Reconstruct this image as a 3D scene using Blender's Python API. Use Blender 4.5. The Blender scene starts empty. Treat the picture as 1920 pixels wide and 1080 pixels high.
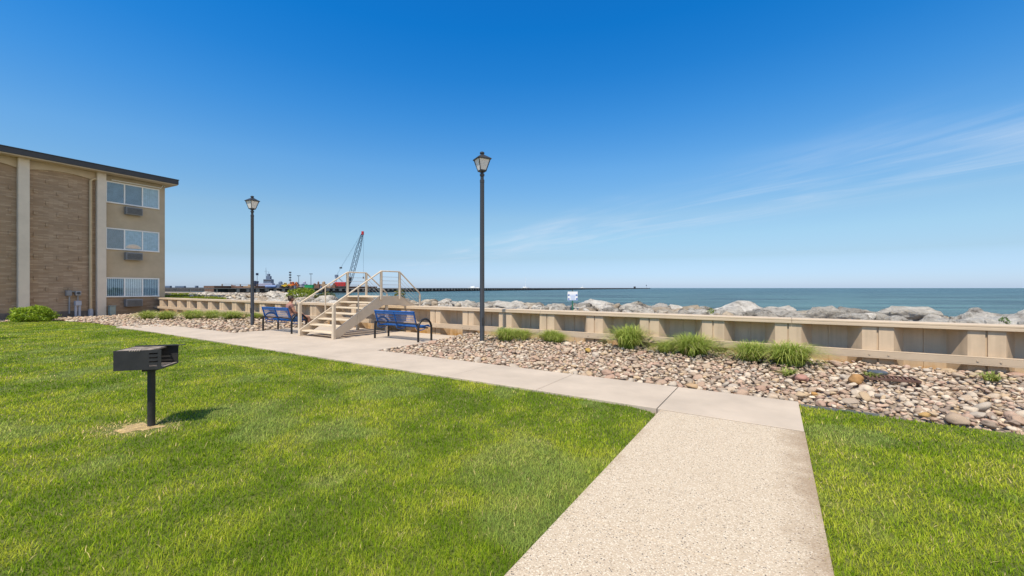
import bpy, bmesh, math, random
import numpy as np
from mathutils import Vector, Matrix, Euler

R = math.radians
rng = random.Random(7)
nr = np.random.default_rng(11)
scene = bpy.context.scene
COL = scene.collection

# ------------------------------------------------------------------ camera
EYE = 1.58
FPX = 773.0
cam_d = bpy.data.cameras.new("camera")
cam = bpy.data.objects.new("camera", cam_d)
COL.objects.link(cam)
cam.location = (0, 0, EYE)
cam.rotation_euler = (R(90), 0, 0)
cam_d.sensor_width = 36.0
cam_d.lens = FPX / 1920 * 36.0
cam_d.clip_start = 0.05
cam_d.clip_end = 60000
scene.camera = cam

# ------------------------------------------------------------------ light
SUN_DIR = Vector((-0.225, -0.435, 0.87)).normalized()      # towards the sun
sun_elev = math.asin(SUN_DIR.z)
sun_az = math.atan2(SUN_DIR.x, SUN_DIR.y)
world = bpy.data.worlds.new("World")
scene.world = world
world.use_nodes = True
wn, wl = world.node_tree.nodes, world.node_tree.links
for n in list(wn):
    wn.remove(n)


def wnode(kind, **kw):
    n = wn.new(kind)
    for k, v in kw.items():
        setattr(n, k, v)
    return n


w_out = wnode('ShaderNodeOutputWorld')
w_bg = wnode('ShaderNodeBackground')
w_bg.inputs['Strength'].default_value = 0.13
sky = wnode('ShaderNodeTexSky')
sky.sky_type = 'NISHITA'
sky.sun_disc = False
sky.sun_elevation = sun_elev
sky.sun_rotation = sun_az
sky.altitude = 0
sky.air_density = 1.0
sky.dust_density = 0.35
sky.ozone_density = 3.0
hsv = wnode('ShaderNodeHueSaturation')
hsv.inputs['Saturation'].default_value = 1.25
hsv.inputs['Hue'].default_value = 0.497
hsv.inputs['Value'].default_value = 1.0
wl.new(sky.outputs[0], hsv.inputs['Color'])
# clear-air correction by elevation: deep blue towards the top of the view, paler and less yellow at the horizon
tc = wnode('ShaderNodeTexCoord')
sep = wnode('ShaderNodeSeparateXYZ')
wl.new(tc.outputs['Generated'], sep.inputs[0])
ramp = wnode('ShaderNodeValToRGB')
els = ramp.color_ramp.elements
RAMP = [(0.0, (0.58, 0.76, 1.33)), (0.03, (0.60, 0.74, 1.15)), (0.07, (0.69, 0.73, 0.87)), (0.115, (0.93, 0.90, 0.90)), (0.165, (1.11, 1.01, 0.94)), (0.27, (0.98, 1.13, 1.16)), (0.37, (0.55, 1.08, 1.29)),
        (0.45, (0.26, 1.01, 1.34)), (0.53, (0.10, 0.97, 1.38)), (0.60, (0.10, 0.95, 1.40)), (0.70, (0.6, 1.05, 1.30)), (0.85, (2.6, 1.6, 1.1)), (1.0, (2.6, 1.6, 1.1))]  # overhead, above the view, whitened and lifted as added fill light
for i, (p_, c_) in enumerate(RAMP):
    e = els[i] if i < 2 else els.new(p_)
    e.position = p_
for i, (p_, c_) in enumerate(RAMP):
    els[i].position = p_
    els[i].color = tuple(v / 3 for v in c_) + (1,)
wl.new(sep.outputs[2], ramp.inputs[0])
r2 = wnode('ShaderNodeVectorMath', operation='SCALE')
r2.inputs['Scale'].default_value = 3.0
wl.new(ramp.outputs[0], r2.inputs[0])
skym = wnode('ShaderNodeVectorMath', operation='MULTIPLY')
wl.new(hsv.outputs[0], skym.inputs[0])
wl.new(r2.outputs[0], skym.inputs[1])
# thin cirrus: streaks on a high flat layer, a band climbing to the right
def wmath(op, a, b=None, clamp=False):
    n = wnode('ShaderNodeMath', operation=op)
    n.use_clamp = clamp
    for i, v in enumerate((a, b)):
        if v is None:
            continue
        if isinstance(v, (int, float)):
            n.inputs[i].default_value = v
        else:
            wl.new(v, n.inputs[i])
    return n.outputs[0]


zc = wmath('MAXIMUM', sep.outputs[2], 0.03)
px_ = wmath('DIVIDE', sep.outputs[0], zc)
py_ = wmath('DIVIDE', sep.outputs[1], zc)
uu = wmath('ADD', wmath('MULTIPLY', px_, -0.41), wmath('MULTIPLY', py_, 0.91))
vv = wmath('ADD', wmath('MULTIPLY', px_, 0.91), wmath('MULTIPLY', py_, 0.41))


def cirrus_noise(su, sv, detail, rough, dist, off):
    cb = wnode('ShaderNodeCombineXYZ')
    wl.new(wmath('MULTIPLY', uu, su), cb.inputs[0])
    wl.new(wmath('MULTIPLY', vv, sv), cb.inputs[1])
    cb.inputs[2].default_value = off
    nz_ = wnode('ShaderNodeTexNoise')
    nz_.inputs['Scale'].default_value = 1.0
    nz_.inputs['Detail'].default_value = detail
    nz_.inputs['Roughness'].default_value = rough
    nz_.inputs['Distortion'].default_value = dist
    wl.new(cb.outputs[0], nz_.inputs['Vector'])
    return nz_.outputs[0]


def wrange(v, a, b, c=0.0, d=1.0):
    m_ = wnode('ShaderNodeMapRange')
    m_.interpolation_type = 'SMOOTHSTEP'
    for i_, q_ in enumerate((a, b, c, d)):
        m_.inputs[i_ + 1].default_value = q_
    wl.new(v, m_.inputs[0])
    return m_.outputs[0]


fine = cirrus_noise(0.42, 1.7, 9, 0.62, 0.8, 0.0)
soft = cirrus_noise(0.30, 0.75, 4, 0.5, 0.4, 3.7)
vw = wmath('ADD', vv, wmath('MULTIPLY', wmath('SUBTRACT', soft, 0.5), 2.2))
band = wmath('MULTIPLY', wrange(vw, 2.7, 4.2), wrange(vw, 6.6, 4.5))
dens = wmath('ADD', wmath('MULTIPLY', wrange(fine, 0.40, 0.82), 0.75), wmath('MULTIPLY', wrange(soft, 0.40, 0.72), 0.45))
dens = wmath('MULTIPLY', wmath('MULTIPLY', dens, band), wmath('MULTIPLY', wrange(sep.outputs[2], 0.46, 0.25), wrange(sep.outputs[2], 0.02, 0.09)))
dens = wmath('MULTIPLY', dens, 0.62, True)
cmix = wnode('ShaderNodeMix', data_type='RGBA')
cmix.inputs['B'].default_value = (4.6, 5.4, 6.4, 1)
wl.new(dens, cmix.inputs['Factor'])
wl.new(skym.outputs[0], cmix.inputs['A'])
# unseen bright patch added to the sky right of the view, filling the shaded facade
fill_d = wmath('ADD', wmath('MULTIPLY', sep.outputs[0], 0.93), wmath('MULTIPLY', sep.outputs[1], -0.37))
fill_m = wmath('MULTIPLY', wrange(wmath('ADD', fill_d, wmath('MULTIPLY', wmath('SUBTRACT', soft, 0.5), 0.2)), 0.56, 0.80), wrange(sep.outputs[2], 0.72, 0.45))
cfill = wnode('ShaderNodeMix', data_type='RGBA')
cfill.inputs['B'].default_value = (7.2, 6.9, 6.5, 1)
wl.new(wmath('MULTIPLY', fill_m, 0.95), cfill.inputs['Factor'])
wl.new(cmix.outputs['Result'], cfill.inputs['A'])
wl.new(cfill.outputs['Result'], w_bg.inputs['Color'])
wl.new(w_bg.outputs[0], w_out.inputs[0])

sun_d = bpy.data.lights.new("sun", 'SUN')
sun_d.energy = 4.9
sun_d.angle = R(0.53)
sun_d.color = (1.0, 0.93, 0.81)
sun = bpy.data.objects.new("sun", sun_d)
COL.objects.link(sun)
sun.rotation_euler = SUN_DIR.to_track_quat('Z', 'Y').to_euler()
sun.location = (0, 0, 40)

scene.view_settings.view_transform = 'Standard'
scene.view_settings.look = 'None'
scene.view_settings.gamma = 1.0
scene.view_settings.exposure = 0.135
scene.cycles.max_bounces = 6
scene.cycles.transparent_max_bounces = 12
scene.cycles.caustics_reflective = False
scene.cycles.caustics_refractive = False

# ------------------------------------------------------------------ frame of the place
# a runs along the seawall (to the right), t runs out to sea, both from under the camera
AX = Vector((0.843, -0.538, 0)).normalized()
TX = Vector((0.538, 0.843, 0)).normalized()
ROTZ = math.atan2(AX.y, AX.x)


def W(a, t, z=0.0):
    return Vector((AX.x * a + TX.x * t, AX.y * a + TX.y * t, z))


def at_of(x, y):
    return AX.x * x + AX.y * y, TX.x * x + TX.y * y


def sstep(e0, e1, x):
    q = np.clip((x - e0) / (e1 - e0), 0, 1)
    return q * q * (3 - 2 * q)


def drop(a):
    return -0.15 * sstep(18, 30, -np.asarray(a, float))


def crest(a):
    return np.clip((-np.asarray(a, float) - 25) * 0.5, 0, 20)


def P(px, py, z=0.0):
    """photo pixel whose point lies at height z -> world point"""
    Y = FPX * (EYE - z) / (py - 540.0)
    return Vector(((px - 960) / FPX * Y, Y, z))


# ------------------------------------------------------------------ materials
def mat(name, col, rough=0.6, metal=0.0, var=0.0, vscale=4.0, bump=0.0, bscale=30.0, spec=0.4, col2=None, detail=5.0):
    m = bpy.data.materials.new(name)
    m.use_nodes = True
    nt = m.node_tree
    b = nt.nodes['Principled BSDF']
    b.inputs['Base Color'].default_value = (*col, 1)
    b.inputs['Roughness'].default_value = rough
    b.inputs['Metallic'].default_value = metal
    b.inputs['Specular IOR Level'].default_value = spec
    tcn = nt.nodes.new('ShaderNodeTexCoord')
    if var or col2:
        nz = nt.nodes.new('ShaderNodeTexNoise')
        nz.inputs['Scale'].default_value = vscale
        nz.inputs['Detail'].default_value = detail
        nz.inputs['Roughness'].default_value = 0.6
        nt.links.new(tcn.outputs['Object'], nz.inputs['Vector'])
        cr = nt.nodes.new('ShaderNodeValToRGB')
        c2 = col2 or tuple(min(1, c * (1 + var)) for c in col)
        c1 = col if col2 else tuple(c * (1 - var) for c in col)
        cr.color_ramp.elements[0].position = 0.33
        cr.color_ramp.elements[0].color = (*c1, 1)
        cr.color_ramp.elements[1].position = 0.67
        cr.color_ramp.elements[1].color = (*c2, 1)
        nt.links.new(nz.outputs[0], cr.inputs[0])
        nt.links.new(cr.outputs[0], b.inputs['Base Color'])
    if bump:
        nb = nt.nodes.new('ShaderNodeTexNoise')
        nb.inputs['Scale'].default_value = bscale
        nb.inputs['Detail'].default_value = 6
        nt.links.new(tcn.outputs['Object'], nb.inputs['Vector'])
        bp = nt.nodes.new('ShaderNodeBump')
        bp.inputs['Strength'].default_value = bump
        bp.inputs['Distance'].default_value = 0.02
        nt.links.new(nb.outputs[0], bp.inputs['Height'])
        nt.links.new(bp.outputs[0], b.inputs['Normal'])
    return m


def N(m):
    return m.node_tree.nodes, m.node_tree.links, m.node_tree.nodes['Principled BSDF']


# ------------------------------------------------------------------ mesh building
class MB:
    def __init__(self):
        self.v, self.f = [], []

    def add(self, verts, faces):
        o = len(self.v)
        self.v += [tuple(p) for p in verts]
        self.f += [tuple(i + o for i in f) for f in faces]
        return self

    def box(self, x0, x1, y0, y1, z0, z1):
        vs = [(x0, y0, z0), (x1, y0, z0), (x1, y1, z0), (x0, y1, z0), (x0, y0, z1), (x1, y0, z1), (x1, y1, z1), (x0, y1, z1)]
        return self.add(vs, [(0, 3, 2, 1), (4, 5, 6, 7), (0, 1, 5, 4), (1, 2, 6, 5), (2, 3, 7, 6), (3, 0, 4, 7)])

    def bar(self, p, q, w, h, up=(0, 0, 1)):
        p, q, up = Vector(p), Vector(q), Vector(up)
        d = (q - p).normalized()
        s = d.cross(up)
        if s.length < 1e-4:
            s = d.cross(Vector((1, 0, 0)))
        s.normalize()
        n = s.cross(d).normalized()
        vs = []
        for e in (p, q):
            for (i, j) in ((-1, -1), (1, -1), (1, 1), (-1, 1)):
                vs.append(e + s * (i * w / 2) + n * (j * h / 2))
        return self.add(vs, [(0, 1, 2, 3), (7, 6, 5, 4), (0, 4, 5, 1), (1, 5, 6, 2), (2, 6, 7, 3), (3, 7, 4, 0)])

    def tube(self, pts, r, n=8, caps=True):
        pts = [Vector(p) for p in pts]
        rs = r if isinstance(r, (list, tuple)) else [r] * len(pts)
        rings = []
        up = None
        for i, p in enumerate(pts):
            d = (pts[min(i + 1, len(pts) - 1)] - pts[max(i - 1, 0)]).normalized()
            if up is None:
                up = Vector((0, 0, 1)) if abs(d.z) < 0.9 else Vector((1, 0, 0))
            s = d.cross(up).normalized()
            up = s.cross(d).normalized()
            rings.append([p + (s * math.cos(2 * math.pi * k / n) + up * math.sin(2 * math.pi * k / n)) * rs[i] for k in range(n)])
        vs = [v for ring in rings for v in ring]
        fs = []
        for i in range(len(pts) - 1):
            for k in range(n):
                a, b = i * n + k, i * n + (k + 1) % n
                fs.append((a, b, b + n, a + n))
        if caps:
            fs.append(tuple(range(n - 1, -1, -1)))
            fs.append(tuple((len(pts) - 1) * n + k for k in range(n)))
        return self.add(vs, fs)

    def lathe(self, prof, n=16, c=(0, 0), cap=True, rot=0.0):
        vs, fs = [], []
        for (r, z) in prof:
            for k in range(n):
                th = rot + 2 * math.pi * k / n
                vs.append((c[0] + r * math.cos(th), c[1] + r * math.sin(th), z))
        for i in range(len(prof) - 1):
            for k in range(n):
                a, b = i * n + k, i * n + (k + 1) % n
                fs.append((a, b, b + n, a + n))
        if cap:
            fs.append(tuple(range(n - 1, -1, -1)))
            fs.append(tuple((len(prof) - 1) * n + k for k in range(n)))
        return self.add(vs, fs)

    def prism(self, poly, axis, d0, d1):
        """poly of 2-d points swept along axis 'x','y' or 'z'"""
        def mk(p, d):
            return {'x': (d, p[0], p[1]), 'y': (p[0], d, p[1]), 'z': (p[0], p[1], d)}[axis]
        n = len(poly)
        vs = [mk(p, d0) for p in poly] + [mk(p, d1) for p in poly]
        fs = [tuple(range(n - 1, -1, -1)), tuple(range(n, 2 * n))]
        fs += [(i, (i + 1) % n, n + (i + 1) % n, n + i) for i in range(n)]
        return self.add(vs, fs)

    def mesh(self, name, smooth=False):
        me = bpy.data.meshes.new(name)
        me.from_pydata(self.v, [], self.f)
        me.update()
        bm = bmesh.new()
        bm.from_mesh(me)
        bmesh.ops.recalc_face_normals(bm, faces=bm.faces)
        bm.to_mesh(me)
        bm.free()
        if smooth:
            me.shade_smooth()
            try:
                me.set_sharp_from_angle(angle=R(38))
            except Exception:
                pass
        return me

    def build(self, name, m, parent=None, smooth=False, bevel=0.0, loc=None, rotz=0.0):
        o = bpy.data.objects.new(name, self.mesh(name, smooth))
        o.data.materials.append(m)
        COL.objects.link(o)
        if parent is not None:
            o.parent = parent
        if loc is not None:
            o.location = loc
            o.rotation_euler = (0, 0, rotz)
        if bevel:
            b = o.modifiers.new("bevel", 'BEVEL')
            b.width = bevel
            b.segments = 2
            b.limit_method = 'ANGLE'
            b.angle_limit = R(40)
        return o


def tag(o, label=None, cat=None, group=None, kind=None):
    if label:
        o['label'] = label
    if cat:
        o['category'] = cat
    if group:
        o['group'] = group
    if kind:
        o['kind'] = kind
    return o


def thing(name, label, cat, loc=(0, 0, 0), rotz=0.0, group=None):
    o = bpy.data.objects.new(name, None)
    o.empty_display_size = 0.3
    COL.objects.link(o)
    o.location = loc
    o.rotation_euler = (0, 0, rotz)
    return tag(o, label, cat, group)


def copy_tree(o, loc, rotz=None, label=None, parent=None):
    c = o.copy()
    COL.objects.link(c)
    if parent is not None:
        c.parent = parent
    else:
        c.location = loc
        if rotz is not None:
            c.rotation_euler = (0, 0, rotz)
        if label:
            c['label'] = label
    for ch in list(o.children):
        copy_tree(ch, None, parent=c)
    return c


def np_mesh(name, verts, loops, starts, totals, cols=None, m=None, smooth=True):
    me = bpy.data.meshes.new(name)
    me.vertices.add(len(verts))
    me.vertices.foreach_set('co', np.ascontiguousarray(verts, np.float32).ravel())
    me.loops.add(len(loops))
    me.loops.foreach_set('vertex_index', np.ascontiguousarray(loops, np.int32))
    me.polygons.add(len(starts))
    me.polygons.foreach_set('loop_start', np.ascontiguousarray(starts, np.int32))
    try:
        me.polygons.foreach_set('loop_total', np.ascontiguousarray(totals, np.int32))
    except Exception:
        pass
    me.update(calc_edges=True)
    if cols is not None:
        ca = me.color_attributes.new('Col', 'FLOAT_COLOR', 'POINT')
        c4 = np.ones((len(verts), 4), np.float32)
        c4[:, :3] = cols
        ca.data.foreach_set('color', c4.ravel())
    if smooth:
        me.shade_smooth()
    if m:
        me.materials.append(m)
    return me


def link(name, me, loc=(0, 0, 0)):
    o = bpy.data.objects.new(name, me)
    o.location = loc
    COL.objects.link(o)
    return o


_lat = np.random.default_rng(3).random((64, 64))


def vnoise(x, y):
    xi, yi = np.floor(x).astype(int), np.floor(y).astype(int)
    fx, fy = x - xi, y - yi
    fx, fy = fx * fx * (3 - 2 * fx), fy * fy * (3 - 2 * fy)
    g = lambda i, j: _lat[i % 64, j % 64]
    return (g(xi, yi) * (1 - fx) + g(xi + 1, yi) * fx) * (1 - fy) + (g(xi, yi + 1) * (1 - fx) + g(xi + 1, yi + 1) * fx) * fy


def fbm(x, y, o=3):
    s, a, tot = 0, 1.0, 0
    for i in range(o):
        s = s + a * vnoise(x * 2 ** i + 17.3 * i, y * 2 ** i + 5.1 * i)
        tot += a
        a *= 0.55
    return s / tot


def inside(x, y, poly):
    r = np.zeros(x.shape, bool)
    n = len(poly)
    for i in range(n):
        x0, y0 = poly[i]
        x1, y1 = poly[(i + 1) % n]
        c = ((y0 > y) != (y1 > y)) & (x < (x1 - x0) * (y - y0) / ((y1 - y0) if y1 != y0 else 1e-9) + x0)
        r ^= c
    return r


# ------------------------------------------------------------------ ground, water
def attr_mat(name, rough=0.85, bump=0.0, bscale=60, trans=0.0, spec=0.3, var=0.0, vscale=20):
    m = bpy.data.materials.new(name)
    m.use_nodes = True
    n, l, b = N(m)
    at = n.new('ShaderNodeAttribute')
    at.attribute_name = 'Col'
    src = at.outputs['Color']
    tcn = n.new('ShaderNodeTexCoord')
    if var:
        nz = n.new('ShaderNodeTexNoise')
        nz.inputs['Scale'].default_value = vscale
        nz.inputs['Detail'].default_value = 7
        nz.inputs['Roughness'].default_value = 0.65
        l.new(tcn.outputs['Object'], nz.inputs['Vector'])
        mrr = n.new('ShaderNodeMapRange')
        mrr.inputs[1].default_value = 0.3
        mrr.inputs[2].default_value = 0.7
        mrr.inputs[3].default_value = 1 - var
        mrr.inputs[4].default_value = 1 + var
        l.new(nz.outputs[0], mrr.inputs[0])
        mx = n.new('ShaderNodeVectorMath')
        mx.operation = 'SCALE'
        l.new(src, mx.inputs[0])
        l.new(mrr.outputs[0], mx.inputs['Scale'])
        src = mx.outputs[0]
    l.new(src, b.inputs['Base Color'])
    b.inputs['Roughness'].default_value = rough
    b.inputs['Specular IOR Level'].default_value = spec
    if bump:
        nb = n.new('ShaderNodeTexNoise')
        nb.inputs['Scale'].default_value = bscale
        nb.inputs['Detail'].default_value = 6
        l.new(tcn.outputs['Object'], nb.inputs['Vector'])
        bp = n.new('ShaderNodeBump')
        bp.inputs['Strength'].default_value = bump
        bp.inputs['Distance'].default_value = 0.03
        l.new(nb.outputs[0], bp.inputs['Height'])
        l.new(bp.outputs[0], b.inputs['Normal'])
    if trans:
        tr = n.new('ShaderNodeBsdfTranslucent')
        l.new(src, tr.inputs['Color'])
        mxs = n.new('ShaderNodeMixShader')
        mxs.inputs[0].default_value = trans
        out = n['Material Output']
        l.new(b.outputs[0], mxs.inputs[1])
        l.new(tr.outputs[0], mxs.inputs[2])
        l.new(mxs.outputs[0], out.inputs[0])
    return m


WATER_Z = -1.5
M_dirt = mat("sandy_soil", (0.26, 0.205, 0.15), 0.95, var=0.35, vscale=3, bump=0.5, bscale=25)
M_lawnbase = mat("lawn_thatch", (0.075, 0.095, 0.012), 0.95, col2=(0.14, 0.15, 0.028), vscale=5, bump=0.6, bscale=60)


def ground_z(a, t):
    a, t = np.asarray(a, float), np.asarray(t, float)
    tp = t - crest(a)
    shore = np.interp(np.maximum(tp, 12.5), [12.5, 14.6, 18.5, 30, 60], [0.84, 0.72, -1.9, -4.5, -6.0])
    z = np.where(t < 11.05, -0.07 + drop(a), shore)
    # cobble bed mounds up a little towards the wall
    mound = 0.10 * sstep(8.0, 10.6, t) * (t < 11.05) * ((-a < 8.45) | (-a > 16.1))
    return z + mound


def grid_sheet(name, av, tv, zf, m, dz=0.0):
    A, T = np.meshgrid(av, tv, indexing='ij')
    Z = zf(A, T) + dz
    x = AX.x * A + TX.x * T
    y = AX.y * A + TX.y * T
    v = np.stack([x, y, Z], -1).reshape(-1, 3)
    na, ntt = len(av), len(tv)
    i, j = np.meshgrid(np.arange(na - 1), np.arange(ntt - 1), indexing='ij')
    q = np.stack([i * ntt + j, (i + 1) * ntt + j, (i + 1) * ntt + j + 1, i * ntt + j + 1], -1).reshape(-1, 4)
    me = np_mesh(name, v, q.ravel(), np.arange(len(q)) * 4, np.full(len(q), 4), None, m, True)
    return link(name, me)


av = np.concatenate([[-900, -400, -200, -120], np.arange(-90, 40.1, 1.0), [60, 120, 300, 900]])
tv = np.concatenate([[-900, -200, -60], np.arange(-12, 10.9, 1.0), [10.6, 11.049, 11.07], np.arange(11.5, 45, 0.75), [60, 90, 140]])
g = tag(grid_sheet("ground", av, tv, ground_z, M_dirt), "bare sandy soil under the lawn and the stone beds", "ground", kind='structure')

# water
M_water = bpy.data.materials.new("lake_water")
M_water.use_nodes = True
n, l, b = N(M_water)
b.inputs['Roughness'].default_value = 0.22
b.inputs['IOR'].default_value = 1.33
b.inputs['Specular IOR Level'].default_value = 0.07
tcn = n.new('ShaderNodeTexCoord')
mpn = n.new('ShaderNodeMapping')
mpn.inputs['Rotation'].default_value = (0, 0, R(-8))
mpn.inputs['Scale'].default_value = (0.35, 1.0, 1.0)
l.new(tcn.outputs['Object'], mpn.inputs[0])
heights = []
for sc, wgt in ((0.05, 1.0), (0.35, 0.5), (1.6, 0.16)):
    nz = n.new('ShaderNodeTexNoise')
    nz.inputs['Scale'].default_value = sc
    nz.inputs['Detail'].default_value = 4
    l.new(mpn.outputs[0], nz.inputs['Vector'])
    ml = n.new('ShaderNodeMath')
    ml.operation = 'MULTIPLY'
    ml.inputs[1].default_value = wgt
    l.new(nz.outputs[0], ml.inputs[0])
    heights.append(ml.outputs[0])
s1 = n.new('ShaderNodeMath')
l.new(heights[0], s1.inputs[0])
l.new(heights[1], s1.inputs[1])
s2 = n.new('ShaderNodeMath')
l.new(s1.outputs[0], s2.inputs[0])
l.new(heights[2], s2.inputs[1])
bp = n.new('ShaderNodeBump')
bp.inputs['Strength'].default_value = 1.0
bp.inputs['Distance'].default_value = 1.6
l.new(s2.outputs[0], bp.inputs['Height'])
l.new(bp.outputs[0], b.inputs['Normal'])
# the water itself: silty turquoise inshore, deeper blue further out
geo = n.new('ShaderNodeNewGeometry')
ln = n.new('ShaderNodeVectorMath')
ln.operation = 'LENGTH'
l.new(geo.outputs['Position'], ln.inputs[0])
mrd = n.new('ShaderNodeMapRange')
mrd.inputs[1].default_value = 25
mrd.inputs[2].default_value = 420
l.new(ln.outputs['Value'], mrd.inputs[0])
cr = n.new('ShaderNodeValToRGB')
cr.color_ramp.elements[0].color = (0.044, 0.084, 0.068, 1)
cr.color_ramp.elements[1].color = (0.018, 0.052, 0.054, 1)
l.new(mrd.outputs[0], cr.inputs[0])
nzb = n.new('ShaderNodeTexNoise')  # light and dark of the waves painted into the colour as stretched noise
nzb.inputs['Scale'].default_value = 0.11
nzb.inputs['Detail'].default_value = 9
nzb.inputs['Roughness'].default_value = 0.72
l.new(mpn.outputs[0], nzb.inputs['Vector'])
mrb = n.new('ShaderNodeMapRange')
mrb.inputs[1].default_value = 0.43
mrb.inputs[2].default_value = 0.57
mrb.inputs[3].default_value = 0.45
mrb.inputs[4].default_value = 1.6
nzc = n.new('ShaderNodeTexNoise')
nzc.inputs['Scale'].default_value = 0.045
nzc.inputs['Detail'].default_value = 6
l.new(mpn.outputs[0], nzc.inputs['Vector'])
avn = n.new('ShaderNodeMath')
avn.operation = 'MULTIPLY_ADD'
avn.inputs[1].default_value = 0.55
l.new(nzc.outputs[0], avn.inputs[0])
hb = n.new('ShaderNodeMath')
hb.operation = 'MULTIPLY'
hb.inputs[1].default_value = 0.45
l.new(nzb.outputs[0], hb.inputs[0])
l.new(hb.outputs[0], avn.inputs[2])
l.new(avn.outputs[0], mrb.inputs[0])
scv = n.new('ShaderNodeVectorMath')
scv.operation = 'SCALE'
l.new(cr.outputs[0], scv.inputs[0])
l.new(mrb.outputs[0], scv.inputs['Scale'])
l.new(scv.outputs[0], b.inputs['Base Color'])
mbw = MB()
rings = [0, 30, 80, 200, 500, 1500, 5000, 15000, 45000]
ang = [R(-115 + i * 230 / 64) for i in range(65)]
c0 = W(0, 13, WATER_Z)
vs, fs = [], []
for r_ in rings:
    for th in ang:
        d = TX * math.cos(th) + AX * math.sin(th)
        vs.append(c0 + d * r_)
for i in range(len(rings) - 1):
    for k in range(64):
        q = i * 65 + k
        fs.append((q, q + 65, q + 66, q + 1))
mbw.add(vs, fs)
tag(mbw.build("lake_water", M_water, None, True), "blue green rippled lake reaching to the horizon", "water", kind='structure')

# ------------------------------------------------------------------ paths
M_conc = mat("brushed_concrete", (0.475, 0.39, 0.30), 0.9, var=0.10, vscale=1.2, bump=0.10, bscale=160, detail=8)
n, l, b = N(M_conc)
M_agg = bpy.data.materials.new("exposed_aggregate")
M_agg.use_nodes = True
n, l, b = N(M_agg)
b.inputs['Roughness'].default_value = 0.85
b.inputs['Specular IOR Level'].default_value = 0.25
tcn = n.new('ShaderNodeTexCoord')
vo = n.new('ShaderNodeTexVoronoi')
vo.inputs['Scale'].default_value = 105
l.new(tcn.outputs['Object'], vo.inputs['Vector'])
sepc = n.new('ShaderNodeSeparateColor')
l.new(vo.outputs['Color'], sepc.inputs[0])
cr = n.new('ShaderNodeValToRGB')
cr.color_ramp.interpolation = 'CONSTANT'
els = cr.color_ramp.elements
els[0].color = (0.50, 0.40, 0.29, 1)
els[1].position = 0.32
els[1].color = (0.62, 0.52, 0.39, 1)
for p_, c_ in ((0.55, (0.46, 0.36, 0.25, 1)), (0.72, (0.68, 0.59, 0.46, 1)), (0.89, (0.32, 0.24, 0.165, 1)), (0.955, (0.13, 0.115, 0.10, 1))):
    e = els.new(p_)
    e.color = c_
l.new(sepc.outputs[0], cr.inputs[0])
# matrix between the pebbles
mrm = n.new('ShaderNodeMapRange')
mrm.inputs[1].default_value = 0.42
mrm.inputs[2].default_value = 0.62
l.new(vo.outputs['Distance'], mrm.inputs[0])
mixm = n.new('ShaderNodeMix')
mixm.data_type = 'RGBA'
mixm.inputs['B'].default_value = (0.50, 0.405, 0.29, 1)
l.new(mrm.outputs[0], mixm.inputs['Factor'])
l.new(cr.outputs[0], mixm.inputs['A'])
# brown soil stains along both edges, from the object's own x
sx = n.new('ShaderNodeSeparateXYZ')
l.new(tcn.outputs['Object'], sx.inputs[0])
ab = n.new('ShaderNodeMath')
ab.operation = 'ABSOLUTE'
shx = n.new('ShaderNodeMath')
shx.inputs[1].default_value = 0.10
l.new(sx.outputs[0], shx.inputs[0])
l.new(shx.outputs[0], ab.inputs[0])
nst = n.new('ShaderNodeTexNoise')
nst.inputs['Scale'].default_value = 2.2
nst.inputs['Detail'].default_value = 7
nst.inputs['Roughness'].default_value = 0.7
l.new(tcn.outputs['Object'], nst.inputs['Vector'])
ad = n.new('ShaderNodeMath')
ad.operation = 'MULTIPLY_ADD'
ad.inputs[1].default_value = 0.75
l.new(nst.outputs[0], ad.inputs[0])
l.new(ab.outputs[0], ad.inputs[2])
mrs = n.new('ShaderNodeMapRange')
mrs.inputs[1].default_value = 0.98
mrs.inputs[2].default_value = 1.24
mrs.inputs[4].default_value = 0.62
l.new(ad.outputs[0], mrs.inputs[0])
mixs = n.new('ShaderNodeMix')
mixs.data_type = 'RGBA'
mixs.inputs['B'].default_value = (0.25, 0.165, 0.095, 1)
l.new(mrs.outputs[0], mixs.inputs['Factor'])
l.new(mixm.outputs['Result'], mixs.inputs['A'])
l.new(mixs.outputs['Result'], b.inputs['Base Color'])
bp = n.new('ShaderNodeBump')
bp.inputs['Strength'].default_value = 0.55
bp.inputs['Distance'].default_value = 0.006
bp.invert = True
l.new(vo.outputs['Distance'], bp.inputs['Height'])
l.new(bp.outputs[0], b.inputs['Normal'])

PA0, PA1 = -1.255, 0.275      # path in a (right positive); photo: left edge s=1.28
p = MB()
for (t0, t1) in ((-9.0, -1.5), (-1.496, 2.652), (2.655, 5.53)):
    p.box(PA0 + 0.50, PA1 + 0.50, t0, t1, -0.10, 0.0)
tag(p.build("path", M_agg, None, loc=W(-0.5, 0, 0.004), rotz=ROTZ, bevel=0.006), "exposed aggregate path running up to the sidewalk", "path", kind='structure')
p = MB()
joints = [0.27, -1.30, -3.10] + [-3.10 - 1.8 * i for i in range(1, 12)]
for i in range(len(joints) - 1):
    gap = 0.008 if i == 0 else 0.0035
    dzz = float(drop((joints[i] + joints[i + 1]) / 2)) * 0.6
    p.box(joints[i + 1] + gap, joints[i] - gap * (i > 0), 5.545 if i else 5.538, 6.93, -0.10 + dzz, 0.012 + dzz + 0.0006 * (i % 3))
tag(p.build("sidewalk", M_conc, None, loc=(0, 0, 0), rotz=ROTZ, bevel=0.006), "pale concrete sidewalk beside the cobble bed", "sidewalk", kind='structure')
p = MB()
for (a0, a1) in ((-15.95, -13.5), (-13.494, -11.0), (-10.994, -8.48)):
    p.box(a0, a1, 6.938, 10.42, -0.10, 0.012)
tag(p.build("patio", M_conc, None, loc=(0, 0, 0), rotz=ROTZ, bevel=0.006), "pale concrete patio under the stairs and benches", "patio", kind='structure')

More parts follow.
